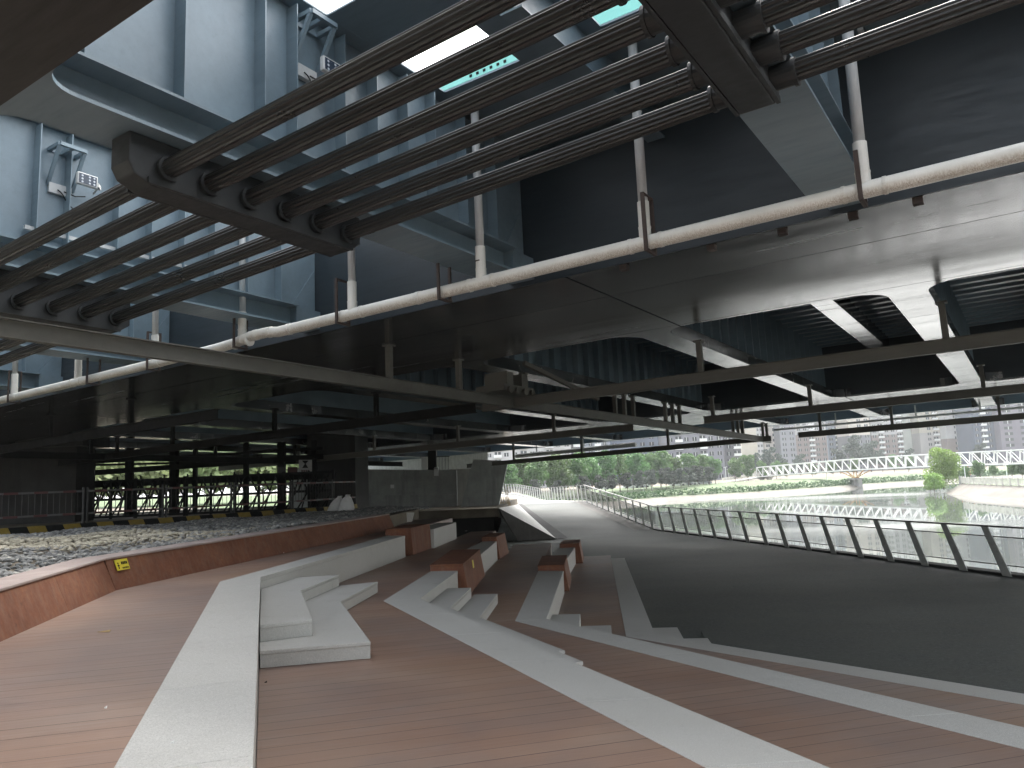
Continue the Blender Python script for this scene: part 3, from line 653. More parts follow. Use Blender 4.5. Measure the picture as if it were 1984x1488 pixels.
# ------------------------------------------------------------------ cables and saddles
prof = [1 + .075 * math.cos(2 * math.pi * k * 13 / 104) for k in range(104)]
SDL = [1.37, 5.68, 9.99, 14.3]
CT = [3.42, 3.80, 4.21, 4.61, 5.0, 5.40]
CU = 2.80
SCU = [2.93, 2.80, 2.66, 2.52]
for k, t_ in enumerate(CT):
    path = [(t_, -9, 3.2)] + [(t_, a_, b_) for a_, b_ in zip(SDL, SCU)] + [(t_, 26, 2.2)]
    o = bm().tube(path, .074, 104, prof).build('stay_cable', 'cable_sheath', None, smooth=False)
    tag(o, f'dark fluted cable bundle, {ORD[k]} of six counted from the brown girder', 'cable', 'fluted cable bundles under the bridge')
for k, l_ in enumerate(SDL + [18.6]):
    lb = ['heavy dark cable saddle with flanged sleeves, at the upper right', 'long dark cable saddle across the middle of the cables, above the white pipe', 'dim cable saddle just above the sloping grey rail', 'farthest cable saddle, half hidden behind the sloping grey rail', 'hidden cable saddle deep under the bridge'][k]
    if k == 4: continue
    CU = SCU[k]
    t = thing('cable_saddle', lb, 'cable saddle', B(4.4, l_, UB), 'cable saddles')
    m = bm(); pr_ = [(3.1, UB - .002), (3.1, CU - .02), (3.15, CU - .11), (3.3, CU - .17), (5.44, CU - .17), (5.6, CU - .06), (5.6, UB - .002)]
    m.hexa([(a, l_ - .13, b) for a, b in pr_], [(a, l_ + .13, b) for a, b in pr_]); bevel(m.build('body', 'saddle_steel', t), .012)
    m = bm(); m.bar((3.25, l_ - .150, CU - .14), (5.46, l_ - .150, CU - .14), .03, .05, tuple(U)); m.bar((3.25, l_ + .150, CU - .14), (5.46, l_ + .150, CU - .14), .03, .05, tuple(U)); m.build('bottom_rib', 'saddle_steel', t)
    for q, t_ in enumerate(CT):
        for sgn in (-1, 1):
            s_ = bm(); sl = .30 if k == 0 else .17; pts = [(t_, l_ + sgn * .131, CU), (t_, l_ + sgn * sl, CU)]
            s_.tube(pts, .09, 20); s_ = s_.build('sleeve', 'saddle_steel', t, smooth=False)
            f_ = bm(); f_.tube([(t_, l_ + sgn * (sl - .015), CU), (t_, l_ + sgn * (sl + .012), CU)], .102, 20); f_.build('sleeve_flange', 'saddle_steel', s_)

# ------------------------------------------------------------------ white drain pipe with its tees
PT, PU, PR = 7.45, 2.69, .078
dp = thing('drain_pipe', 'long white plastic drain pipe with tees running under the bridge, stained below', 'drain pipe', B(PT, 5, PU))
kink = [(-9, 0), (8.75, 0), (9.1, .0), (9.35, .035), (9.75, .035), (10.1, -.01), (10.6, -.03), (30, -.03)]
bm().tube([(PT, a, PU + b) for a, b in kink], PR, 22, up=tuple(U)).build('pipe_run', 'pvc', dp, smooth=True)
DPL = [-3.4, -1.2, 1.0, 3.17, 5.35, 7.56, 9.95, 12.31, 14.85, 17.4]
up_w = np.array([0, 0, 1.]);
def vert(p, h): return tuple(np.array(p) + h * (np.array([up_w @ T, up_w @ L, up_w @ U]) * .85 + np.array([0, 0, .15])))
rr = random.Random(5)
for k, l_ in enumerate(DPL):
    p0 = (PT, l_, PU); j = rr.uniform(.17, .2)
    d_ = bm().tube([vert(p0, .42), vert(p0, 2.6)], .052, 16, up=tuple(L)).build('downpipe', 'pvc_old', dp, smooth=True)
    s_ = bm(); s_.tube([vert(p0, .15), vert(p0, .455)], .063, 18, up=tuple(L)); s_ = s_.build('socket', 'pvc', dp, smooth=False)
    bm().tube([vert(p0, .16), vert(p0, .178)], .069, 18, up=tuple(L)).build('collar', 'pvc', s_)
    bm().tube([vert(p0, 0), vert(p0, .16)], .066, 18, up=tuple(L)).build('tee', 'pvc', dp, smooth=False)
    for q in (-1, 1): bm().tube([(PT, l_ + q * .16, PU + (0 if l_ < 9 else -.03)), (PT, l_ + q * .19, PU + (0 if l_ < 9 else -.03))], PR + .006, 22).build('collar', 'pvc', dp)
for l_ in (8.86, 9.28, 9.62, 9.95, 6.35, -.9):
    u_ = np.interp(l_, [a for a, _ in kink], [b for _, b in kink]); bm().tube([(PT, l_ - .035, PU + u_), (PT, l_ + .035, PU + u_)], PR + .006, 22).build('collar', 'pvc', dp)
m = bm(); m.box(PT - .07, PT + .07, 5.32, 5.38, 2.95, 2.965); m.build('clamp', 'rusty_bar', dp)
# hangers of the pipe: plain ones from the cross girders, closed loops round the tees
HG = [(1.02, UB + .01), (5.93, UB + .01), (10.0, UB + .01), (3.12, 0), (7.75, 0), (12.35, 0), (14.3, UB), (17.4, 0)]
HL = {0: 'rusty pipe hanger below the wide slanting flange at the right', 1: 'rusty pipe hanger between the two middle tees of the white pipe', 2: 'thin pipe hanger beside the kinked part of the white pipe', 3: 'rusty loop hanger in front of the tee nearest the heavy saddle', 4: 'red rusty loop hanger beside the tee under the long saddle', 5: 'loop hanger half hidden by the sloping grey rail', 6: 'dark pipe hanger left of the sloping grey rail', 7: 'farthest loop hanger on the white pipe'}
for k, (l_, top) in enumerate(HG):
    o_ = bm(); ut = top if top else PU + .50; ub = PU - PR - .03 - (.03 if l_ > 10 else 0)
    for s_ in (-.115, .115): o_.box(PT + s_ - .012, PT + s_ + .012, l_ - .02, l_ + .02, ub, ut)
    o_.box(PT - .127, PT + .127, l_ - .019, l_ + .019, ub - .014, ub + .012)
    if not top: o_.box(PT - .127, PT + .127, l_ - .019, l_ + .019, ut, ut + .022)
    else: o_.box(PT - .15, PT + .15, l_ - .03, l_ + .03, ut - .02, ut - .008) if 0 else None
    tag(o_.build('pipe_hanger', 'rusty_bar'), HL[k], 'pipe hanger', 'rusty hangers of the drain pipe')
# second, distant drain pipe beyond the far girder
d2 = thing('drain_pipe', 'thin grey drain pipe far off along the river edge of the bridge', 'drain pipe', B(36.5, 0, 3))
a_ = pt(1500, 833, 36.2); b_ = pt(1984, 789, 36.2); c_ = pt(1000, 884, 36.2)
bm().tube([a_, b_, (36.2, -6, b_[2])], .05, 8).build('pipe_run', 'pvc_old', d2)
bm().tube([c_, pt(1232, 861, 36.2)], .11, 10).build('pipe_run', 'pvc_old', d2)
for px, py in ((1040, 876), (1130, 868), (1620, 822), (1775, 808), (1900, 797)): q_ = pt(px, py, 36.2); bm().tube([q_, (q_[0], q_[1], UB + .3)], .035, 6).build('downpipe', 'pvc_old', d2)

# ------------------------------------------------------------------ suspended inspection rails (I sections with hangers)
def rail(label, p, q, hang, uh, ln=None, mat='rail_steel'):
    t = thing('inspection_rail', label, 'inspection rail', B(*p), 'inspection rails hung under the bridge')
    p, q = np.array(p, float), np.array(q, float); d = _n(q - p); s_ = np.array([-d[1], d[0], 0]); m_ = bm()
    def bx(w0, w1, u0, u1): m_.hexa([p + s_ * w0 + (0, 0, u0), p + s_ * w1 + (0, 0, u0), p + s_ * w1 + (0, 0, u1), p + s_ * w0 + (0, 0, u1)], [q + s_ * w0 + (0, 0, u0), q + s_ * w1 + (0, 0, u0), q + s_ * w1 + (0, 0, u1), q + s_ * w0 + (0, 0, u1)])
    bx(-.06, .06, -.115, -.100); bx(-.06, .06, .100, .115); bx(-.008, .008, -.0995, .0995); m_.build('beam', mat, t)
    for h in hang:
        c = p + d * h; m_ = bm(); m_.box(c[0] - .05, c[0] + .05, c[1] - .05, c[1] + .05, c[2] + .116, uh); m_.box(c[0] - .09, c[0] + .09, c[1] - .09, c[1] + .09, uh + .002 - .03, uh); m_.build('hanger', mat, t)
    return t
um = 2.285
rail('long sloping grey rail crossing from the left edge towards the river', (.5, 9.72, um), (35.2, 9.72, um), [10.0, 12.1, 14.6, 19.3, 19.9, 20.5, 22.9, 23.5, 24.1, 29.6, 30.2, 30.8, 33.6, 34.2], UB)
rail('dim straight rail under the bright strips, nearest of those along the bridge', (14.6, 10.6, um), (14.6, -8, um), [5.35, 9.6, 13.1], UB)
rail('unlit rail running on into the dark beyond the trolley', (14.6, 32, um), (14.6, 10.8, um), [4, 9, 14, 18], UB, mat='black_metal')  # same rail continued; black metal stands in for the shade here
x_ = [0]
d1 = np.array(pb(1364, 814, 2.31)); d2_ = np.array(pb(1984, 752, 2.31)); dv = _n(d2_ - d1)
rail('middle rail along the far edge of the wide dark recess', tuple(d1), tuple(d2_ + dv * 9), [.3, 3.2, 7.5, 12], UB)
rail('middle rail continuing left of the rail crossing', tuple(d1 - dv * 2 + np.array([-.0, .4, 0])), tuple(d1 - dv * 24), [3, 7.2, 11.5, 16], UB)
e1 = np.array(pb(1547, 843, 2.31)); e2_ = np.array(pb(1984, 806, 2.31)); ev = _n(e2_ - e1)
rail('outer rail on the right, in front of the apartment blocks', tuple(e1), tuple(e2_ + ev * 8), [.9, 3.6, 7.2, 11], UB + .1)
f1_ = np.array(pb(980, 896, 2.31)); f2_ = np.array(pb(1494, 849, 2.31)); fv = _n(f2_ - f1_)
rail('outer rail in the middle, above the riverside trees', tuple(f1_ - fv * 3), tuple(f2_), [3.6, 8.2, 13.2, 16.9], UB + .1)
# deep inspection rails toward the dark end, blackened to carry its shade
rail('dim rail in the dark under the middle girder', (10.6, 39.5, um), (10.6, 15, um), [4, 8.3, 12.6, 17, 21], UB, mat='black_metal')
rail('dim cross rail in the dark on the left', (4, 27, um), (30, 27, um), [3, 7, 11, 15, 19, 23], UB, mat='black_metal')
# sloping brace and trolley at the rail crossing
bt = thing('rail_trolley', 'dark travelling trolley with a sloping brace where the rails cross', 'trolley', B(14.3, 9.6, 2.5))
m = bm(); m.bar((14.0, 9.0, UB), (16.6, 8.6, 2.42), .09, .09, tuple(U)); m.build('brace', 'rail_steel', bt)
m = bm(); m.box(13.7, 14.9, 9.35, 10.1, 2.46, 2.60); m.box(13.9, 14.15, 9.4, 10., 2.602, 2.9); m.box(14.5, 14.75, 9.4, 10., 2.602, 2.9); m.build('carriage', 'rail_steel', bt)
for k in range(4): bm().tube([(13.85 + .3 * k, 9.32, 2.47), (13.85 + .3 * k, 9.26, 2.47)], .08, 12, up=tuple(U)).build('wheel', 'rail_steel', bt)

tag(bm().tube([pt(935, 276, 8.8), pt(1085, 226, 8.8), pt(1180, 200, 8.8)], .018, 6).build('conduit', 'lamp_grey'), 'thin grey conduit on the dark web behind the lower cables', 'conduit')
# ------------------------------------------------------------------ floodlights and cable shelves on the ribbed webs
def flood(label, px, py, l_, sc_=1., tilt=0):
    t0, _, u0 = pl(px, py, l_); t = thing('floodlight', label, 'floodlight', B(t0, l_, u0), 'floodlights on the bridge webs')
    w_, h_ = .27 * sc_, .165 * sc_
    m = bm(); m.box(t0, t0 + w_, l_, l_ + .055, u0 - h_, u0); bevel(m.build('housing', 'lamp_grey', t), .008)
    m = bm(); m.box(t0 + .017, t0 + w_ - .017, l_ - .004, l_ - .001, u0 - h_ + .015, u0 - .015); m.build('led_panel', 'led_panel', t)
    m = bm(); m.bar((t0 + w_ + .01, l_ + .03, u0 - h_ * .6), (t0 + w_ + .09, l_ + .12, u0 - h_ * .6), .03, .05, tuple(U)); m.bar((t0 + w_ + .05, l_ + .05, u0 - h_ * .55), (t0 + w_ + .05, l_ + .2, u0 - h_ * 1.0), .02, .02, tuple(U)); m.build('bracket', 'lamp_grey', t)
flood('grey floodlight with a square LED grid, left, beside the shadowed brown girder', 151, 331, 9.62, .95)
flood('grey floodlight with a square LED grid, just above the topmost cable', 627, 106, 5.3, .92)
flood('small grey floodlight behind the two cables at the upper right', 1670, 40, .95, .6)
def shelf(label, px, py, l_, s_=1.):
    t0, _, u0 = pl(px, py, l_); t = thing('cable_shelf', label, 'bracket shelf', B(t0, l_, u0), 'steel shelves on the bridge webs')
    w_, d_, h_ = .34 * s_, .30 * s_, .5 * s_
    m = bm()
    for (a, b) in (((0, 0), (w_, 0)), ((0, -d_), (w_, -d_)), ((0, 0), (0, -d_)), ((w_, 0), (w_, -d_)), ((w_ * .5, 0), (w_ * .5, -d_))): m.bar((t0 + a[0], l_ + a[1], u0), (t0 + b[0], l_ + b[1], u0), .045, .045, tuple(U))
    m.build('frame', 'bridge_paint', t)
    for tx in (0, w_ * .95):
        m = bm(); m.bar((t0 + tx, l_ - d_ * .95, u0 - .02), (t0 + tx, l_ + .0, u0 - h_), .04, .04, tuple(L)); m.build('strut', 'bridge_paint', t)
    m = bm(); m.box(t0, t0 + w_ * .85, l_ - .05, l_ + .02, u0 - h_ - .1, u0 - h_ + .03); m.build('junction_box', 'lamp_grey', t)
    m = bm(); q_ = [(t0 + .1 + .03 * k, l_ - .06 - .02 * math.sin(k), u0 - h_ - .05 - .03 * k) for k in range(8)]; m.tube(q_, .008, 5); m.tube([(t0 + .18, l_ - .05, u0 - h_ - .05), (t0 + .3, l_ - .1, u0 - h_ - .09), (t0 + .45, l_ - .05, u0 - h_ - .03)], .008, 5); m.build('wire', 'black_metal', t)
shelf('steel bracket shelf with wires, on the left ribbed web beside a floodlight', 95, 290, 9.98, .95)
shelf('pale steel bracket shelf at the top of the ribbed web, above a floodlight', 566, 42, 5.66, .95)
tag(bm().bar((4.25, 9.9, 3.62), (6.5, 9.9, 3.62), .05, .05, tuple(U)).build('conduit', 'lamp_grey'), 'thin pale conduit running right from the left floodlight', 'conduit')
# ================================================================== BARRIER, SCAFFOLD AND SIGNS ON THE LEFT
ZG = .84
fp = [np.array(p) for p in ((-21, 9.2), (-12.58, 19.04), (-6.6, 26.4), (-6.0, 29.5))]
cum = [0]
for a, b in zip(fp, fp[1:]): cum.append(cum[-1] + np.linalg.norm(b - a))
def fat(s_):
    for k in range(len(fp) - 1):
        if s_ <= cum[k + 1] or k == len(fp) - 2: return fp[k] + (fp[k + 1] - fp[k]) * ((s_ - cum[k]) / (cum[k + 1] - cum[k]))
hk = thing('hazard_kerb', 'low kerb with yellow and black stripes behind the gravel bed', 'kerb', (*fp[1], ZG))
n_ = 62; ds = cum[-1] / n_
m1, m2 = MB(), MB()
for k in range(n_):
    a, b = fat(k * ds), fat((k + 1) * ds); v = _n(b - a); nn = np.array([-v[1], v[0]]) * .16; sk = v * .09
    P = [(*(a), ZG - .03), (*(b), ZG - .03), (*(b + nn), ZG - .03), (*(a + nn), ZG - .03)]; Q = [(*(a - sk), ZG + .17), (*(b - sk), ZG + .17), (*(b - sk + nn), ZG + .17), (*(a - sk + nn), ZG + .17)]
    (m1 if k % 2 else m2).hexa(P, Q)
m2.build('stripe', 'black_metal', hk); m1.build('stripe', 'hazard_yellow', hk)
simple('fence_white', (.075, .075, .075), .6); simple('fence_dim', (.03, .03, .03), .6)
npn = 12; pls = cum[-1] / npn
for k in range(npn):
    a, b = fat(k * pls + .05), fat((k + 1) * pls - .05); v = _n(b - a); nn = np.array([-v[1], v[0]]) * .08; a = a + nn; b = b + nn
    t = thing('crowd_barrier', 'red and white tubular crowd barrier panel in the row behind the striped kerb', 'barrier', (*a, ZG), 'barrier panels behind the striped kerb')
    for z_ in (.42, 1.0):
        m = MB(); m.bar((*a, ZG + z_), (*b, ZG + z_), .04, .05); m.build('rail', 'fence_white', t)
        m = MB(); nb = 3
        for q in range(nb): p_ = a + (b - a) * ((q + .25) / nb); r_ = a + (b - a) * ((q + .72) / nb); m.bar((*p_, ZG + z_), (*r_, ZG + z_), .048, .058)
        m.build('band', 'red_band', t)
    for p_ in (a, b): MB().bar((*p_, ZG - .02), (*p_, ZG + 1.1), .05, .05, (1, 0, 0)).build('post', 'fence_dim', t)
    m = MB(); nb = 14
    for q in range(1, nb): p_ = a + (b - a) * (q / nb); m.bar((*p_, ZG + .45), (*p_, ZG + .98), .012, .012, (1, 0, 0))
    m.build('infill', 'fence_dim', t)
# lattice panels stored behind the barrier
rs = random.Random(11)
for k in range(9):
    x0 = -24.5 + 1.95 * k; y0 = 31.0 - .12 * k + rs.uniform(-.3, .3)
    t = thing('lattice_panel', f'dark steel lattice panel standing in a row behind the barrier, {ORD[k]} from the left', 'steel lattice', (x0, y0, ZG), 'stored lattice panels')
    for z_ in (.06, .72, 1.42):
        m = MB(); m.bar((x0, y0, ZG + z_), (x0 + 1.88, y0, ZG + z_), .09, .09); m.build('chord', 'black_metal', t)
    m = MB()
    for q in range(4):
        xa = x0 + .47 * q
        m.bar((xa + .02, y0, ZG + .06), (xa + .45, y0, ZG + .72), .05, .05); m.bar((xa + .45, y0, ZG + .72), (xa + .1, y0, ZG + 1.42), .06, .05); m.bar((xa + .1, y0 + .35, ZG + .1), (xa + .5, y0 + .4, ZG + 1.42), .05, .05)
        if rs.random() < .6: m.bar((xa + .47, y0 + .2, ZG + .72), (xa + .75, y0 + .2, ZG + 1.42), .07, .06)
    m.build('lattice', 'black_metal', t)
    for q in (0, .94, 1.88): MB().bar((x0 + q, y0, ZG - .03), (x0 + q, y0, ZG + 1.5), .08, .08, (1, 0, 0)).build('post', 'black_metal', t)
# scaffold posts up to the bridge
sfr = thing('scaffold', 'dark scaffold of posts and beams reaching up to the bridge behind the barrier', 'scaffold', (-16, 33, ZG))
for px, wd in ((175, .26), (250, .27), (337, .3), (378, .16), (477, .2), (546, .3), (610, .2)):
    q_ = pd(px, 960, 33.5); zt_ = 3.72; MB().bar((q_[0], 33.5, ZG - .03), (q_[0], 33.5, zt_), wd, wd, (1, 0, 0)).build('post', 'black_metal', sfr)
for za, zb, y_, th in ((3.05, 3.35, 33.2, .12), (2.55, 3.0, 33.25, .22), (2.25, 2.2, 33.6, .3), (1.95, 1.9, 33.2, .1), (3.25, 2.95, 36, .1), (2.1, 2.35, 36, .1)):
    MB().bar((-24, y_, za), (-8.2, y_, zb), .1, th).build('beam', 'black_metal', sfr)
for k in range(16): MB().bar((-24 + k * 1.0, 33.2, 1.9), (-24 + k * 1.0, 33.2, 2.5), .05, .05, (1, 0, 0)).build('baluster', 'black_metal', sfr)
# notice boards
def board(label, x0, x1, y0, y1, D, mat, icon=False):
    a, b, c, d = (pd(x0, y1, D), pd(x1, y1, D), pd(x1, y0, D), pd(x0, y0, D)); t = thing('notice_board', label, 'sign', tuple((a + b) / 2), 'notice boards on the scaffold')
    MB().hexa([a, b, c, d], [p + np.array([0, .03, 0]) for p in (a, b, c, d)]).build('panel', mat, t)
    if icon:
        ux, uy = (b - a), (d - a); F = lambda u_, v_: a + ux * u_ + uy * v_ + np.array([0, -.006, 0])
        m = MB()
        for poly in ([(.26, .95), (.74, .95), (.70, .88), (.52, .70), (.48, .70), (.30, .88)], [(.26, .42), (.74, .42), (.54, .70), (.46, .70)]): m.hexa([F(*p) for p in poly], [F(*p) + np.array([0, .004, 0]) for p in poly])
        m.build('pictogram', 'black_metal', t)
        for q in range(4):
            m = MB(); u0 = .2 + q * .16; poly = [(u0, .12), (u0 + .11, .12), (u0 + .11, .28), (u0, .28)]; m.hexa([F(*p) for p in poly], [F(*p) + np.array([0, .004, 0]) for p in poly]); m.build('character', 'red_band', t)
    MB().bar(tuple((a + b) / 2 + np.array([0, .06, 0])), tuple((a + b) / 2 + np.array([0, .06, -.8])), .04, .04, (1, 0, 0)).build('post', 'black_metal', t)
board('grey notice board with a black hourglass mark, on the scaffold', 579, 604, 891, 918, 30, 'sign_white', True)
board('small dull red notice board left of the hourglass board', 557, 576, 905, 919, 30.2, 'red_band')
board('small grey notice board, leftmost of the three on the scaffold', 538, 553, 905, 919, 30.4, 'fence_dim')
# slumped white sacks at the end of the barrier
def sack(label, px, py, D, r, h, lean):
    q = pd(px, py, D); rings = []
    for k, (zf, rf) in enumerate(((0, .8), (.08, 1.), (.35, 1.02), (.62, .85), (.82, .6), (.93, .3), (1.0, .34))):
        rings.append([(q[0] + lean * zf * h + r * rf * math.cos(a) * (1 + .09 * math.sin(3 * a + k)), q[1] + r * .8 * rf * math.sin(a), q[2] + zf * h * (1 + .04 * math.sin(2 * a))) for a in [6.28318 * j / 18 for j in range(18)]])
    tag(MB().sweep(rings).build('sack', 'sack', smooth=True), label, 'sack', 'white sacks at the end of the barrier')
sack('white sack leaning to the right at the end of the barrier', 644, 999, 26.0, .24, .62, .42)
sack('upright white sack leaning against the one on its left', 669, 999, 25.7, .25, .66, .15)

# ================================================================== RAILING ALONG THE RIVER
rt = thing('river_railing', 'long bronze handrail with slanting grey fins and mesh panels along the river', 'railing', (*RB[1], Z5))
def lerp3(a, b, s_): return a + (b - a) * s_
nodes = [np.array([17.3, 2., Z5 + .16]), np.array([13.02, 20.75, Z5 + .16]), np.array([7.58, 43.5, Z5 + .16]), np.array([*crR[:2], crR[2] + .12]), *[p + np.array([0, 0, .1]) for p in pro]]
RH = 1.13
seglen = [np.linalg.norm(b - a) for a, b in zip(nodes, nodes[1:])]
posts_n = 0
TOP = []
for k, (a, b) in enumerate(zip(nodes, nodes[1:])):
    d = (b - a) / seglen[k]; dh = _n(np.array([d[0], d[1], 0])); nr = np.array([dh[1], -dh[0], 0])
    if nr[0] < 0 and k < 3: nr = -nr
    lean = .46
    for (z_, w_, h_, nm, mt) in ((RH, .10, .045, 'handrail', 'rail_bronze'), (RH - .27, .035, .03, 'middle_rail', 'rail_bronze'), (.12, .035, .03, 'bottom_rail', 'rail_bronze')):
        sh = dh * lean * (z_ / RH); e_ = MB().bar(tuple(a + sh * 0 + np.array([0, 0, z_])), tuple(b + np.array([0, 0, z_]) + (sh * 0)), w_, h_); e_ = e_.build(nm, mt, rt)
    MB().hexa([a + np.array([0, 0, .15]), b + np.array([0, 0, .15]), b + np.array([0, 0, RH - .29]), a + np.array([0, 0, RH - .29])], [a + nr * .008 + np.array([0, 0, .15]), b + nr * .008 + np.array([0, 0, .15]), b + nr * .008 + np.array([0, 0, RH - .29]), a + nr * .008 + np.array([0, 0, RH - .29])]).build('mesh_panel', 'mesh_glass' if k < 2 else 'mesh_dense', rt)
    # concrete upstand below
    MB().hexa([a + (0, 0, -.5) - nr * .05, b + (0, 0, -.5) - nr * .05, b + (0, 0, -.5) + nr * .35, a + (0, 0, -.5) + nr * .35], [a + (0, 0, -.09) - nr * .05, b + (0, 0, -.09) - nr * .05, b + (0, 0, -.09) + nr * .35, a + (0, 0, -.09) + nr * .35]).build('kerb', 'concrete_dark' if k < 3 else 'concrete_light', rt)
    ns = int(seglen[k] / 1.42)
    for q in range(ns + (k == len(nodes) - 2)):
        if posts_n >= 98: break
        p0 = lerp3(a, b, (q + .3) / max(1, ns)); 
        p1 = p0 + dh * lean; pb_ = p0 - dh * .12
        mb = MB(); th = nr * .018
        bw_, tw = dh * .15, dh * .11
        zb_, zt_ = np.array([0, 0, -.16]), np.array([0, 0, RH - .02])
        slope = np.array([0, 0, d[2]]) * lean
        mb.hexa([pb_ - bw_ - th - nr * .05 + zb_, pb_ + bw_ - th - nr * .05 + zb_, pb_ + bw_ + th - nr * .05 + zb_, pb_ - bw_ + th - nr * .05 + zb_], [p1 - tw - th - nr * .04 + zt_ + slope, p1 + tw - th - nr * .04 + zt_ + slope, p1 + tw + th - nr * .04 + zt_ + slope, p1 - tw + th - nr * .04 + zt_ + slope])
        bevel(mb.build('post', 'post_grey', rt), .006, 1); posts_n += 1

# ================================================================== RIVER AND FAR SIDE
ZW = -4.5
structure(MB().face([(-2500, -2500, -7), (2500, -2500, -7), (2500, 4000, -7), (-2500, 4000, -7)]), 'terrain', 'earth', fix=False)
structure(MB().face([(-30, -400, ZW), (700, -400, ZW), (700, 420, ZW), (-30, 420, ZW)]), 'river', 'water', fix=False)
fb = [np.array(p) for p in ((-160, 118), (-60, 138), (21, 160), (34, 173.6), (58, 184.7), (81, 200), (103, 219), (122, 229), (165, 252), (330, 330), (700, 470))]
def offs(d): return [p + d * np.array([-.45, .89]) for p in fb]
def strip(p, zp, q, zq, name, mat):
    m = MB()
    for a, b, c, d in zip(p, p[1:], q, q[1:]): m.face([(*a, zp), (*b, zp), (*d, zq), (*c, zq)])
    return structure(m, name, mat)
b0, b1, b2, b3 = fb, offs(3.2), offs(16), offs(34)
strip(offs(-2), ZW - .8, b1, -3.65, 'far_embankment', 'revetment')
strip(b1, -3.65, b2, -1.9, 'far_lawn', 'lawn'); strip(b2, -1.9, b3, -1.7, 'far_path', 'lawn')
strip(b3, -1.7, offs(2600), -1.5, 'far_ground', 'earth')
# hedge along the top of the embankment
def cards(mb, c, r, n, s_, R, sq=(1, 1, 1), shell=.55):
    for _ in range(n):
        v = _n([R.gauss(0, 1), R.gauss(0, 1), R.gauss(0, 1)]) * (shell + (1 - shell) * R.random() ** .5)
        p = np.array(c) + v * r * np.array(sq); a = _n([R.gauss(0, 1), R.gauss(0, 1), R.gauss(0, .7)]); b = _n(np.cross(a, [R.gauss(0, 1), R.gauss(0, 1), R.gauss(0, 1)])); w_ = s_ * R.uniform(.6, 1.3)
        i = len(mb.v); mb.v += [tuple(p - a * w_), tuple(p + b * w_ * .55), tuple(p + a * w_), tuple(p - b * w_ * .55)]; mb.f.append((i, i + 1, i + 2, i + 3))
R = random.Random(21)
hg = MB()
hl = offs(4.6)
for a, b in zip(hl[1:9], hl[2:10]):
    n_ = int(np.linalg.norm(b - a) / .75)
    for k in range(n_): p = a + (b - a) * (k / n_); hh = R.uniform(.8, 1.2); cards(hg, (*(p + np.array([R.uniform(-.4, .4), R.uniform(-.5, .9)])), -3.6 + hh * .62), hh, 52, .24, R, (1.0, 1.1, .95))
tag(hg.build('hedge', 'leaf_hedge', fix=False), 'low green hedge along the top of the far stone embankment', 'hedge')

def tree_proto(name, seed, h, rad, leafmat, n, ls, trunk=.28, blobs=11, droop=False, label='x'):
    R = random.Random(seed); t = thing(name, label, 'tree')
    m = MB(); th = h * trunk
    m.tube([(0, 0, -.3), (.06 * h / 8, 0, th * .6), (.02, .03, th * 1.3), (.1, .0, h * .72)], [.035 * h * .5, .025 * h * .5, .019 * h * .5, .006 * h], 7)
    for k in range(6):
        a = k * 1.05 + R.random(); z0 = th * R.uniform(.8, 1.5); m.tube([(0.03, 0, z0), (math.cos(a) * rad * .35, math.sin(a) * rad * .35, z0 + h * .16), (math.cos(a) * rad * .7, math.sin(a) * rad * .7, z0 + h * R.uniform(.22, .36))], [.012 * h * .5, .008 * h * .5, .003 * h], 5)
    m.build('trunk', 'bark', t)
    c = MB()
    for k in range(blobs):
        a = R.random() * 6.28; rr_ = rad * R.uniform(.1, .68); zf = R.uniform(.0, 1.); z = th + (h - th) * (.16 + .72 * zf); sh = (1 - .55 * abs(zf - .35)); br_ = rad * R.uniform(.34, .55) * sh
        cards(c, (math.cos(a) * rr_ * sh, math.sin(a) * rr_ * sh, z), br_, int(n / blobs), ls, R, (1, 1, .8))
        if droop:
            for q in range(26): a2 = R.random() * 6.28; cards(c, (math.cos(a) * rr_ + math.cos(a2) * br_ * .8, math.sin(a) * rr_ + math.sin(a2) * br_ * .8, z - R.uniform(.1, .5) * h * .6), .12 * rad, 10, ls * .8, R, (.5, .5, 2.6))
    c.build('crown', leafmat, t, fix=False); return t
def put(proto, x_, y_, z_, s_=1., label=None, group=None, first=set()):
    o = proto if proto.name not in first else copy_tree(proto); first.add(proto.name)
    o.location = (x_, y_, z_); o.rotation_euler = (0, 0, R.random() * 6.28); o.scale = (s_ * R.uniform(.92, 1.08), s_ * R.uniform(.92, 1.08), s_)
    if label: o['label'] = label
    if group: o['group'] = group
    return o
PG = [tree_proto('broadleaf_tree', 31 + k, 8.2, 3.3, 'leaf_green', 3200, .27, .13, 17) for k in range(3)]
PD = [tree_proto('plum_tree', 41 + k, 5.2, 2.2, 'leaf_plum', 1700, .22, .16, 11) for k in range(2)]
PB = tree_proto('willow_tree', 51, 6.2, 3.2, 'leaf_bright', 2600, .2, .2, 12, True)
PK = tree_proto('dark_tree', 61, 11., 4., 'leaf_dark', 2400, .36, .2, 15)
SH = tree_proto('shrub', 71, 2.6, 1.8, 'leaf_bright', 1500, .15, .1, 9); SL = tree_proto('shrub', 72, 2.6, 1.8, 'leaf_pale', 1500, .15, .1, 9)
def at(px, D): p = pd(px, 930, D); return p[0], p[1]
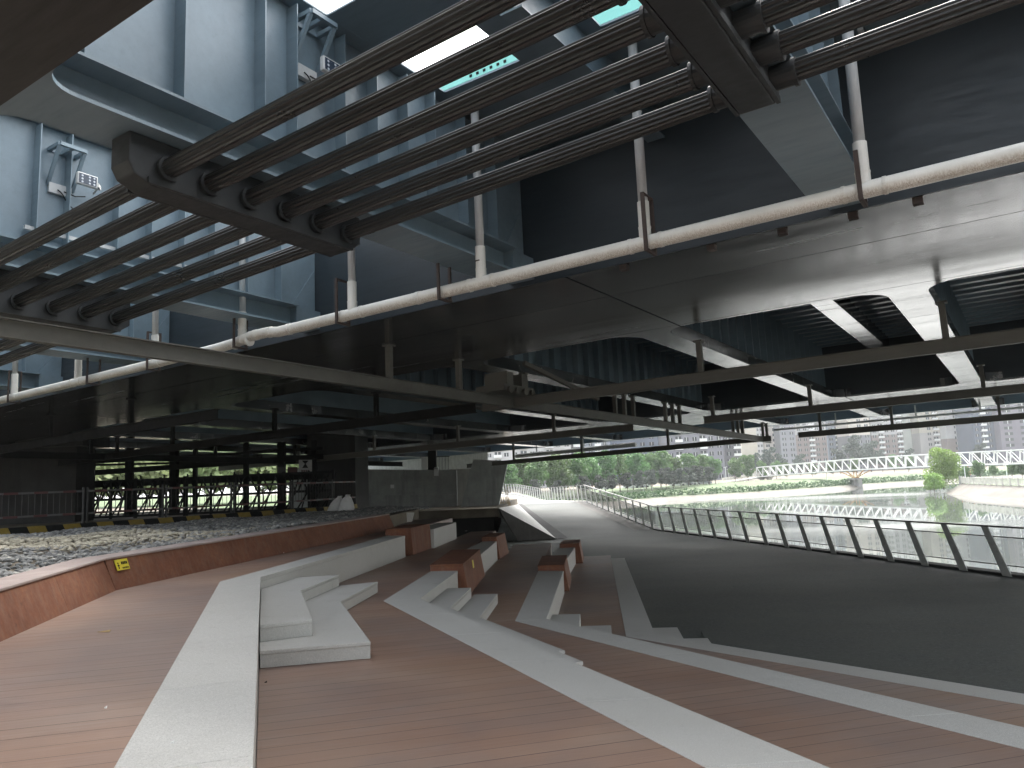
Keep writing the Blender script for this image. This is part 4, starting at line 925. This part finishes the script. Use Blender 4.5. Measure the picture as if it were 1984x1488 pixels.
# front row along the promenade of the far bank
rowA = [(985, 152, .9), (1012, 156, 1.0), (1040, 150, .95), (1066, 158, 1.1), (1092, 160, 1.0), (1120, 165, 1.15), (1147, 172, 1.1), (1172, 178, 1.2), (1200, 182, 1.1), (1226, 188, 1.25), (1252, 192, 1.15), (1280, 196, 1.2), (1306, 202, 1.1), (1334, 206, 1.1), (1362, 212, 1.05), (1386, 216, 1.0)]
lookA = ['', 'pale', 'thin', 'leafy', 'round', 'tall', 'spreading', 'full', 'bushy', 'dense']
for k, (px, D, s_) in enumerate(rowA):
    x_, y_ = at(px, D); put(PG[k % 3], x_, y_, -2.0, s_, f'green riverside tree in front of the apartment blocks, {ORD[k]} of the row from the pier', 'green riverside trees on the far bank')
for k, (px, D, s_) in enumerate([(1035, 146, .75), (1080, 150, .7), (1130, 160, .8), (1160, 168, .85), (1185, 174, .8), (1215, 180, .9), (1240, 183, .95), (1262, 185, 1.0), (1290, 190, 1.05), (1304, 192, .9), (1318, 195, 1.0), (1334, 198, 1.05), (1352, 201, 1.1), (1374, 207, 1.05)]):
    x_, y_ = at(px, D); put(PD[k % 2], x_, y_, -2.1, s_, f'dusky purple tree below the green row on the far bank, {ORD[k]} from the ramp', 'dusky purple trees on the far bank')
for k, (px, D, s_, lb) in enumerate([(1425, 232, .95, 'green tree left of the stairs of the white footbridge'), (1450, 240, 1.05, 'leafy tree right above the stairs of the white footbridge'), (1478, 250, .8, 'tree behind the left end of the white truss'), (1505, 262, .8, 'low tree under the left part of the white truss'), (1525, 262, .7, 'small tree under the white truss beside the left abutment'), (1575, 275, .65, 'bush like tree behind the truss, left of the orange struts'), (1615, 280, .7, 'bush like tree on the park lawn behind the orange struts'), (1655, 285, .8, 'tree standing behind the orange struts'), (1735, 300, .9, 'tree between the orange struts and the willow'), (1762, 300, .8, 'tree just left of the bright willow')]):
    x_, y_ = at(px, D); put(PG[k % 3], x_, y_, -1.9, s_, lb, 'park trees behind the white footbridge')
for k, (px, D, s_, lb) in enumerate([(1468, 330, .95, 'dark conifer like tree above the left end of the truss'), (1492, 335, 1.15, 'dark tall tree beside the cream tower'), (1512, 330, .9, 'dark tree in front of the narrow grey tower'), (1552, 340, .85, 'dark tree in front of the pink and white block'), (1630, 345, 1.0, 'dark tree in front of the blue grey block'), (1662, 340, 1.5, 'largest dark tree, rising before the tan slab tower'), (1690, 345, 1.25, 'dark tree right of the largest dark tree'), (1712, 350, .9, 'dark tree in front of the white and pink tower'), (1765, 350, .9, 'dark tree in front of the pale green tower'), (1905, 350, 1.0, 'dark tree in front of the navy tower')]):
    x_, y_ = at(px, D); put(PK, x_, y_, -1.8, s_, lb, 'dark trees before the towers')
# near right bank with white railing
nb = [np.array(p) for p in ((83, 152), (80.5, 146), (77.3, 131), (75.5, 117), (73, 95), (72, 60))]
no = [p + np.array(d) for p, d in zip(nb, ((4, 1), (4, .3), (4, 0), (4, 0), (4, 0), (4, 0)))]
m = MB()
for a, b, c, d in zip(nb, nb[1:], no, no[1:]): m.face([(*(a - (1, 0)), ZW - .5), (*(b - (1, 0)), ZW - .5), (*d, -2.75), (*c, -2.75)])
structure(m, 'right_embankment', 'revetment')
m = MB(); m.face([(*p, -2.75) for p in no] + [(220, 60, -2.7), (230, 230, -2.7), (110, 178, -2.75)]); structure(m, 'right_lawn', 'lawn')
nn_ = [(*p, -2.75) for p in no]
nr_ = thing('promenade_railing', 'pale post and rail balustrade on the stone bank at the right', 'railing', nn_[2])
for a, b in zip(nn_, nn_[1:]):
    a, b = np.array(a), np.array(b); Ls = np.linalg.norm(b - a)
    for z_ in (1.15, .2): MB().bar(tuple(a + (0, 0, z_)), tuple(b + (0, 0, z_)), .16, .12).build('rail', 'concrete_white', nr_)
    for k in range(int(Ls / 2.6)): p = a + (b - a) * (k * 2.6 / Ls); MB().bar(tuple(p), tuple(p + (0, 0, 1.35)), .24, .24, (1, 0, 0)).build('post', 'concrete_white', nr_)
    m = MB()
    for k in range(int(Ls / .32)): p = a + (b - a) * (k * .32 / Ls); m.bar(tuple(p + (0, 0, .2)), tuple(p + (0, 0, 1.1)), .07, .07, (1, 0, 0))
    m.build('balusters', 'concrete_white', nr_)
x_, y_ = at(1822, 158); put(PB, x_ + .5, y_, -3.6, 1.3, 'bright willow standing at the tip of the right bank')
x_, y_ = at(1808, 152); put(SH, x_, y_, -4.2, 1.35, 'yellow green bush overhanging the water at the tip of the right bank', 'bushes on the right bank')
x_, y_ = at(1800, 156); put(SH, x_, y_, -4.3, 1.0, 'smaller bush at the water line behind the yellow green bush', 'bushes on the right bank')
for px, D, s_, lb in ((1853, 172, .48, 'small round tree right of the willow'), (1872, 168, .42, 'small tree beside the pale lamp post'), (1900, 172, .55, 'green tree in the middle of the right bank'), (1925, 190, .42, 'low tree behind the pale balustrade'), (1962, 175, .45, 'tree on the right bank under the orange strut'), (1982, 170, .45, 'tree at the right edge behind the balustrade')):
    x_, y_ = at(px, D); put(PG[0], x_, y_, -2.7, s_, lb, 'trees on the right bank')
# lamp posts and small park poles
def lamp(px, D, zb, h, label):
    x_, y_ = at(px, D); t = thing('street_lamp', label, 'lamp post', (x_, y_, zb), 'pale lamp posts')
    MB().tube([(x_, y_, zb), (x_, y_, zb + h)], [.09, .06], 8).build('pole', 'white_metal', t); MB().bar((x_ - .5, y_, zb + h), (x_ + .5, y_, zb + h + .12), .16, .1).build('lamp_head', 'white_metal', t)
lamp(1871, 150, -2.75, 3.4, 'pale lamp post on the right bank beside the trees'); lamp(1952, 150, -2.75, 3.2, 'pale lamp post near the right edge'); lamp(1602, 225, -2.2, 3.2, 'pale lamp post on the park lawn under the truss'); lamp(1407, 215, -2., 4.6, 'pale lamp post beside the dusky trees'); lamp(1413, 240, -2, 4, 'pale lamp post left of the stairs')
for k in range(16):
    x_, y_ = at(1245 + 18 * k, 186 + 3.6 * k); tag(MB().bar((x_, y_, -2.7), (x_, y_, -1.5), .12, .12, (1, 0, 0)).build('lawn_marker', 'white_metal'), 'thin white marker post on the far lawn above the hedge', 'post', 'marker posts on the far lawn')
# parked cars behind the trees
def car(px, D, mat, lb):
    x_, y_ = at(px, D); t = thing('parked_car', lb, 'car', (x_, y_, -1.9), 'cars parked under the far trees'); z = -1.95
    pr_ = [(-2.2, .3), (-2.25, .75), (-1.5, .9), (-.9, 1.42), (.8, 1.45), (1.5, .95), (2.2, .8), (2.25, .3)]
    MB().hexa([(x_ + a, y_ - .85, z + b) for a, b in pr_], [(x_ + a, y_ + .85, z + b) for a, b in pr_]).build('body', mat, t)
    for a in (-1.35, 1.35):
        MB().tube([(x_ + a, y_ - .92, z + .32), (x_ + a, y_ - .7, z + .32)], .32, 12).build('wheel', 'rubber', t)
    MB().hexa([(x_ - .85, y_ - .86, z + .95), (x_ + 1.1, y_ - .86, z + .95), (x_ + .7, y_ - .86, z + 1.36), (x_ - .65, y_ - .86, z + 1.36)], [(x_ - .85, y_ - .852, z + .95), (x_ + 1.1, y_ - .852, z + .95), (x_ + .7, y_ - .852, z + 1.36), (x_ - .65, y_ - .852, z + 1.36)]).build('side_window', 'glass_window', t)
for k, (px, mt) in enumerate(((1165, 'white_car'), (1222, 'white_car'), (1233, 'grey_car'), (1243, 'white_car'), (1312, 'white_car'), (1326, 'grey_car'), (1335, 'white_car'), (1362, 'grey_car'))):
    car(px, 200 + k * 2.3, mt, f"{ {'white_car': 'white', 'grey_car': 'grey', 'red_car': 'red'}[mt]} car parked under the far trees, {ORD[k]} from the ramp")

# ------------------------------------------------------------------ white truss footbridge
fbt = thing('truss_footbridge', 'white steel truss footbridge on orange struts crossing the river', 'footbridge', (82, 225, -4))
LT, LB_, RT, RB_ = pd(1466, 906, 250), pd(1466, 924.5, 250), pd(1984, 871.5, 167), pd(1984, 898.5, 167)
NP = 29; EX = 9
dirv = (RT - LT) / NP; pn = _n(np.array([-dirv[1], dirv[0], 0])) * 3.0
def tp(k, top, back):
    s_ = k / NP; sag = .55 * math.sin(math.pi * min(1, s_)) if s_ < 1 else 0
    a, b = (LT, RT) if top else (LB_, RB_); p = a + (b - a) * s_; 
    return tuple(p + (pn if back else 0) + np.array([0, 0, sag if s_ < 1 else 0]))
for bk in (0, 1):
    for top in (0, 1): MB().tube([tp(k, top, bk) for k in range(NP + EX + 1)], .17, 6).build('chord', 'truss_white', fbt)
    for k in range(NP + EX + 1): MB().bar(tp(k, 0, bk), tp(k, 1, bk), .2, .2, (1, 0, 0)).build('truss_post', 'truss_white', fbt)
    if bk == 0:
        for k in range(NP + EX): MB().bar(tp(k, 1, bk), tp(k + 1, 0, bk), .16, .16).build('diagonal', 'truss_white', fbt)
    else:
        for k in range(NP + EX): MB().bar(tp(k, 1, bk), tp(k + 1, 0, bk), .13, .13).build('back_diagonal', 'truss_white', fbt)
m = MB()
for k in range(NP + EX): a, b, c, d = (np.array(q) for q in (tp(k, 0, 0), tp(k + 1, 0, 0), tp(k + 1, 0, 1), tp(k, 0, 1))); z1 = np.array([0, 0, .16]); z2 = np.array([0, 0, .3]); m.hexa([a + z1, b + z1, c + z1, d + z1], [a + z2, b + z2, c + z2, d + z2])
m.build('deck', 'concrete_light', fbt)
for k in range(0, NP + EX + 1, 2): MB().bar(tp(k, 1, 0), tp(k, 1, 1), .12, .12).build('top_brace', 'truss_white', fbt)
for px, D, wd in ((1690, 200, 1.15), (1985, 160, 1.0)):
    c = pd(px, 946, D); kk = min(range(NP + EX), key=lambda k: abs(np.array(tp(k, 0, 0)) @ np.array([1, 0, 0]) - c[0])); base = np.array(tp(kk, 0, 0)) * .5 + np.array(tp(kk, 0, 1)) * .5; base[2] = 0
    b2_ = np.array([base[0], base[1], 0]); dh = _n(np.array([dirv[0], dirv[1], 0]))
    for q in (-1, 1):
        m = MB(); p = b2_ + dh * q * .75 * wd; m.hexa([p + (-.5, -1.3, -6), p + (.5, -1.3, -6), p + (.5, 1.3, -6), p + (-.5, 1.3, -6)], [p + (-.5, -1.3, -2.2), p + (.5, -1.3, -2.2), p + (.5, 1.3, -2.2), p + (-.5, 1.3, -2.2)]); m.build('pier', 'path_concrete', fbt)
    m = MB(); m.hexa([b2_ + (-1.6, -1.4, -2.2), b2_ + (1.6, -1.4, -2.2), b2_ + (1.6, 1.4, -2.2), b2_ + (-1.6, 1.4, -2.2)], [b2_ + (-1.6, -1.4, -1.8), b2_ + (1.6, -1.4, -1.8), b2_ + (1.6, 1.4, -1.8), b2_ + (-1.6, 1.4, -1.8)]); m.build('pier_cap', 'path_concrete', fbt)
    for q in (-2.6, -1.1, 1.1, 2.6):
        for bk in (0, 1):
            e_ = np.array(tp(kk, 0, bk)) + dirv * q * .55; MB().bar(tuple(b2_ + (q * .2, -.6 + 1.2 * bk, -1.8)), tuple(e_), .17, .17, (1, 0, 0)).build('strut', 'orange_steel', fbt)
# left abutment and stair
a0 = np.array(tp(0, 0, 0)); a1 = np.array(tp(0, 0, 1)); am = (a0 + a1) / 2
for q in (.6, 4.2): p = am + dirv * q * .32; MB().box(p[0] - .45, p[0] + .45, p[1] - 1.2, p[1] + 1.2, -4, p[2] - .2).build('abutment_post', 'concrete_light', fbt)
MB().box(am[0] - 1.4, am[0] + 3.6, am[1] - 1.6, am[1] + 1.6, am[2] - .6, am[2] - .05).build('abutment_cap', 'concrete_light', fbt)
s0_ = pd(1402, 945, 240)
m = MB(); m.bar(tuple(am + np.array([-.6, 0, -.2])), (s0_[0], s0_[1], -1.9), 2.6, .4); m.build('stair_flight', 'concrete_light', fbt)
for q in (-1, 1): MB().bar(tuple(am + np.array([-.6, q * 1.3, .8])), (s0_[0], s0_[1] + q * 1.3, -.9), .1, .8).build('stair_parapet', 'concrete_white', fbt)

# ------------------------------------------------------------------ apartment towers
def tower(label, x0, x1, D, c, base_c=None, split=0, cols=4, blank=False, balc=0, top=60., dep=16., skip=()):
    fc = 'facade_' + str(len(MATS)); facade(fc, c)
    a = pd(x0, 900, D); b = pd(x1, 900, D); xa, xb = a[0], b[0]; yf = D; zb = -2.
    t = thing('apartment_tower', label, 'apartment tower', ((xa + xb) / 2, yf, zb), 'apartment towers beyond the river')
    zs = zb
    if base_c:
        bc = fc + '_base'; facade(bc, base_c); zs = split; MB().box(xa - .05, xb + .05, yf - .06, yf + dep, zb, zs).build('lower_wall', bc, t)
    MB().box(xa, xb, yf, yf + dep, zs, top).build('wall', fc, t)
    MB().box(xa - .3, xb + .3, yf - .3, yf + dep + .3, top, top + .5).build('roof', 'concrete_light', t)
    if blank: return t
    cw_ = (xb - xa) / cols; nfl = int((top - zb - 1) / 2.95); nwin = 0; rest = MB(); wm = None; bmesh_ = None; nb_ = 0; rb_ = MB()
    for f_ in range(nfl):
        z = zb + .9 + f_ * 2.95
        for q in range(cols):
            if q in skip: continue
            isb = balc and q % 3 == balc - 1
            ww = cw_ * (.72 if isb else .5); xc = xa + cw_ * (q + .5); hgt = 1.9 if isb else 1.45
            if nwin < 90:
                if wm is None or isb != wm[0]:
                    o = MB().box(-ww / 2, ww / 2, -.09, .0, 0, hgt); OFF[t.name], sv = Vector((0, 0, 0)), OFF[t.name]; o = o.build('window', 'glass_window', t); OFF[t.name] = sv
                    pm = MB().box(-ww * .04, ww * .04, -.14, -.092, 0, hgt); OFF[o.name] = Vector((0, 0, 0)); fr = pm.build('frame', 'white_metal', o)
                    wm = (isb, o, fr)
                else:
                    o = wm[1].copy(); col.objects.link(o); fr = wm[2].copy(); col.objects.link(fr); fr.parent = o
                o.location = Vector((xc, yf, z)) - Vector(sv); nwin += 1
            else: rest.box(xc - ww / 2, xc + ww / 2, yf - .09, yf, z, z + hgt)
            if isb:
                if nb_ < 60:
                    if bmesh_ is None:
                        OFF[t.name] = Vector((0, 0, 0)); g = MB(); g.box(-cw_ * .46, cw_ * .46, -1.3, -.01, -.3, -.12); g.box(-cw_ * .46, cw_ * .46, -1.3, -1.22, -.12, .75); bmesh_ = g.build('balcony', 'white_metal', t); OFF[t.name] = sv; o2_ = bmesh_
                    else: o2_ = bmesh_.copy(); col.objects.link(o2_)
                    o2_.location = Vector((xc, yf, z)) - Vector(sv); nb_ += 1
                else: rb_.box(xc - cw_ * .46, xc + cw_ * .46, yf - 1.3, yf - .01, z - .3, z + .7)
    if rest.v: tag(rest.build('upper_windows', 'glass_window', t), kind='stuff')
    if rb_.v: tag(rb_.build('upper_balconies', 'white_metal', t), kind='stuff')
    return t
BR = (.21, .165, .15); WH = (.43, .43, .43); GY = (.13, .135, .15); NV = (.04, .055, .095); CR = (.44, .41, .34)
tower('white balconied apartment block nearest the pier, low behind the trees', 940, 1108, 300, WH, cols=10, balc=2, top=44)
tower('grey and white apartment block next to the white balconied one', 1112, 1180, 305, (.19, .21, .25), cols=5, balc=1, top=46)
tower('blue grey apartment block above the middle of the tree row', 1184, 1292, 330, (.10, .13, .19), cols=6, top=52)
tower('grey apartment block with many white balconies', 1294, 1404, 300, (.17, .17, .20), cols=7, balc=2, top=50)
tower('narrow dark grey apartment tower right of the white balconies', 1406, 1438, 318, (.085, .085, .10), cols=2, balc=2, top=52)
tower('plain cream slab tower without windows facing the river', 1440, 1470, 420, CR, blank=True, top=62)
tower('narrow white tower with small paired windows', 1470, 1482, 424, WH, cols=2, top=62)
tower('pale brown stepped tower beside the narrow white one', 1484, 1512, 430, (.48, .44, .40), cols=2, top=62)
tower('slim grey tower with a column of windows', 1516, 1546, 420, (.20, .205, .23), cols=2, top=64)
tower('white tower with pink brown lower floors, wide balconies', 1547, 1606, 440, WH, BR, 20, cols=5, balc=3, top=66)
tower('blue grey recessed tower with white balconies', 1608, 1648, 455, (.17, .21, .28), cols=3, balc=2, top=66)
tower('tan slab tower with grey lower floors behind the largest dark tree', 1650, 1692, 430, (.52, .48, .42), GY, 18, cols=3, skip=(0,), top=66)
tower('white tower with pink brown lower floors beside the tan slab', 1694, 1754, 440, WH, BR, 18, cols=5, balc=2, top=66)
tower('pale grey green tower with a cream stripe', 1756, 1786, 445, (.47, .50, .46), blank=True, top=68)
tower('cream tower with brown grey lower floors and bay windows', 1788, 1838, 436, CR, (.34, .32, .31), 18, cols=4, skip=(0,), balc=3, top=68)
tower('white and grey tower with pink lower floors next to the navy one', 1840, 1892, 430, WH, BR, 14, cols=4, skip=(0,), top=68)
tower('navy blue tower with white balcony edges', 1894, 1944, 405, NV, cols=4, balc=2, top=70)
tower('dull violet slab tower at the right edge', 1946, 2010, 400, (.14, .125, .155), cols=2, top=70)
tower('pale tower beyond the right edge', 2016, 2120, 420, WH, cols=6, top=66)
# ================================================================== LEFT BACKGROUND BEYOND THE BRIDGE
m = MB(); m.face([(-120, 37, .86), (-30, 37, .86), (-14.2, 38, .86), (-14.2, 62, .5), (-6, 110, .4), (-140, 200, 2.0)]); structure(m, 'lawn', 'lawn')
for k, (px, D, s_) in enumerate(((190, 62, 2.3), (235, 66, 2.6), (290, 64, 2.2), (345, 70, 2.7), (400, 66, 2.3), (455, 72, 2.6), (510, 68, 2.2), (560, 74, 2.6), (606, 70, 2.4))):
    x_, y_ = at(px, D); put(SL, x_, y_, .8, s_, f'sunlit green bush seen through the dark lattice, {ORD[k]} from the left', 'sunlit bushes beyond the lattice')
rd_ = random.Random(9)
rc = thing('reed_clump', 'clump of thin dry reeds beside the foot of the leaning pier', 'plant', pd(976, 978, 47))
for k in range(14):
    q = pd(970 + 1.5 * k, 980, 47 + rd_.uniform(-.3, .3)); m = MB(); m.tube([tuple(q), tuple(q + np.array([rd_.uniform(-.15, .15), 0, .7])), tuple(q + np.array([rd_.uniform(-.4, .4), 0, 1.25]))], [.014, .01, .004], 4); m.build('stem', 'leaf_dry', rc)
# small litter on the decks
def bit(label, px, py, z, s_, mat):
    c = pz(px, py, z); m = MB(); m.hexa([(c[0] - s_, c[1], z + .002), (c[0] + s_ * .8, c[1] - s_ * .2, z + .002), (c[0] + s_ * .7, c[1] + s_ * .5, z + .01)], [(c[0] - s_, c[1], z + .006), (c[0] + s_ * .8, c[1] - s_ * .2, z + .008), (c[0] + s_ * .7, c[1] + s_ * .5, z + .016)]); tag(m.build('litter', mat), label, 'litter')
bit('dry curled leaf on the upper brown deck', 202, 1225, Z1, .06, 'leaf_dry'); bit('dark scrap on the brown deck beside the seat wall', 515, 1323, 0, .012, 'black_metal'); bit('white scrap below the rust planter wall', 547, 1072, Z1, .04, 'litter_white'); bit('tiny white scrap on the upper deck', 205, 1373, Z1, .008, 'litter_white'); bit('white scrap of paper on the nearest seat wall', 334, 1441, Z1 + .001, .008, 'litter_white'); bit('white scrap on the brown deck at the far end', 903, 1029, 0, .05, 'litter_white')

# paved ground behind the viewer, out in the open
structure(MB().prism([(-60, -80), (40, -80), (40, -8.02), (-60, -8.02)], -1.6, -.3), 'pavement', 'path_concrete')
# the humid air over the river
hz = MB().box(-2550, 2550, -2550, 4050, -8.2, 76).build('haze', 'pvc')
hm = bpy.data.materials.new('haze'); hm.use_nodes = True; ht = hm.node_tree; ht.nodes.remove(ht.nodes['Principled BSDF'])
pv = ht.nodes.new('ShaderNodeVolumePrincipled'); pv.inputs['Color'].default_value = (.88, .92, .95, 1); pv.inputs['Density'].default_value = .00025; pv.inputs['Anisotropy'].default_value = .2
ht.links.new(pv.outputs[0], ht.nodes['Material Output'].inputs['Volume']); hz.data.materials[0] = hm
tag(hz, 'thin pale humid air hanging over the river', 'haze', kind='stuff')
cy.volume_bounces = 1
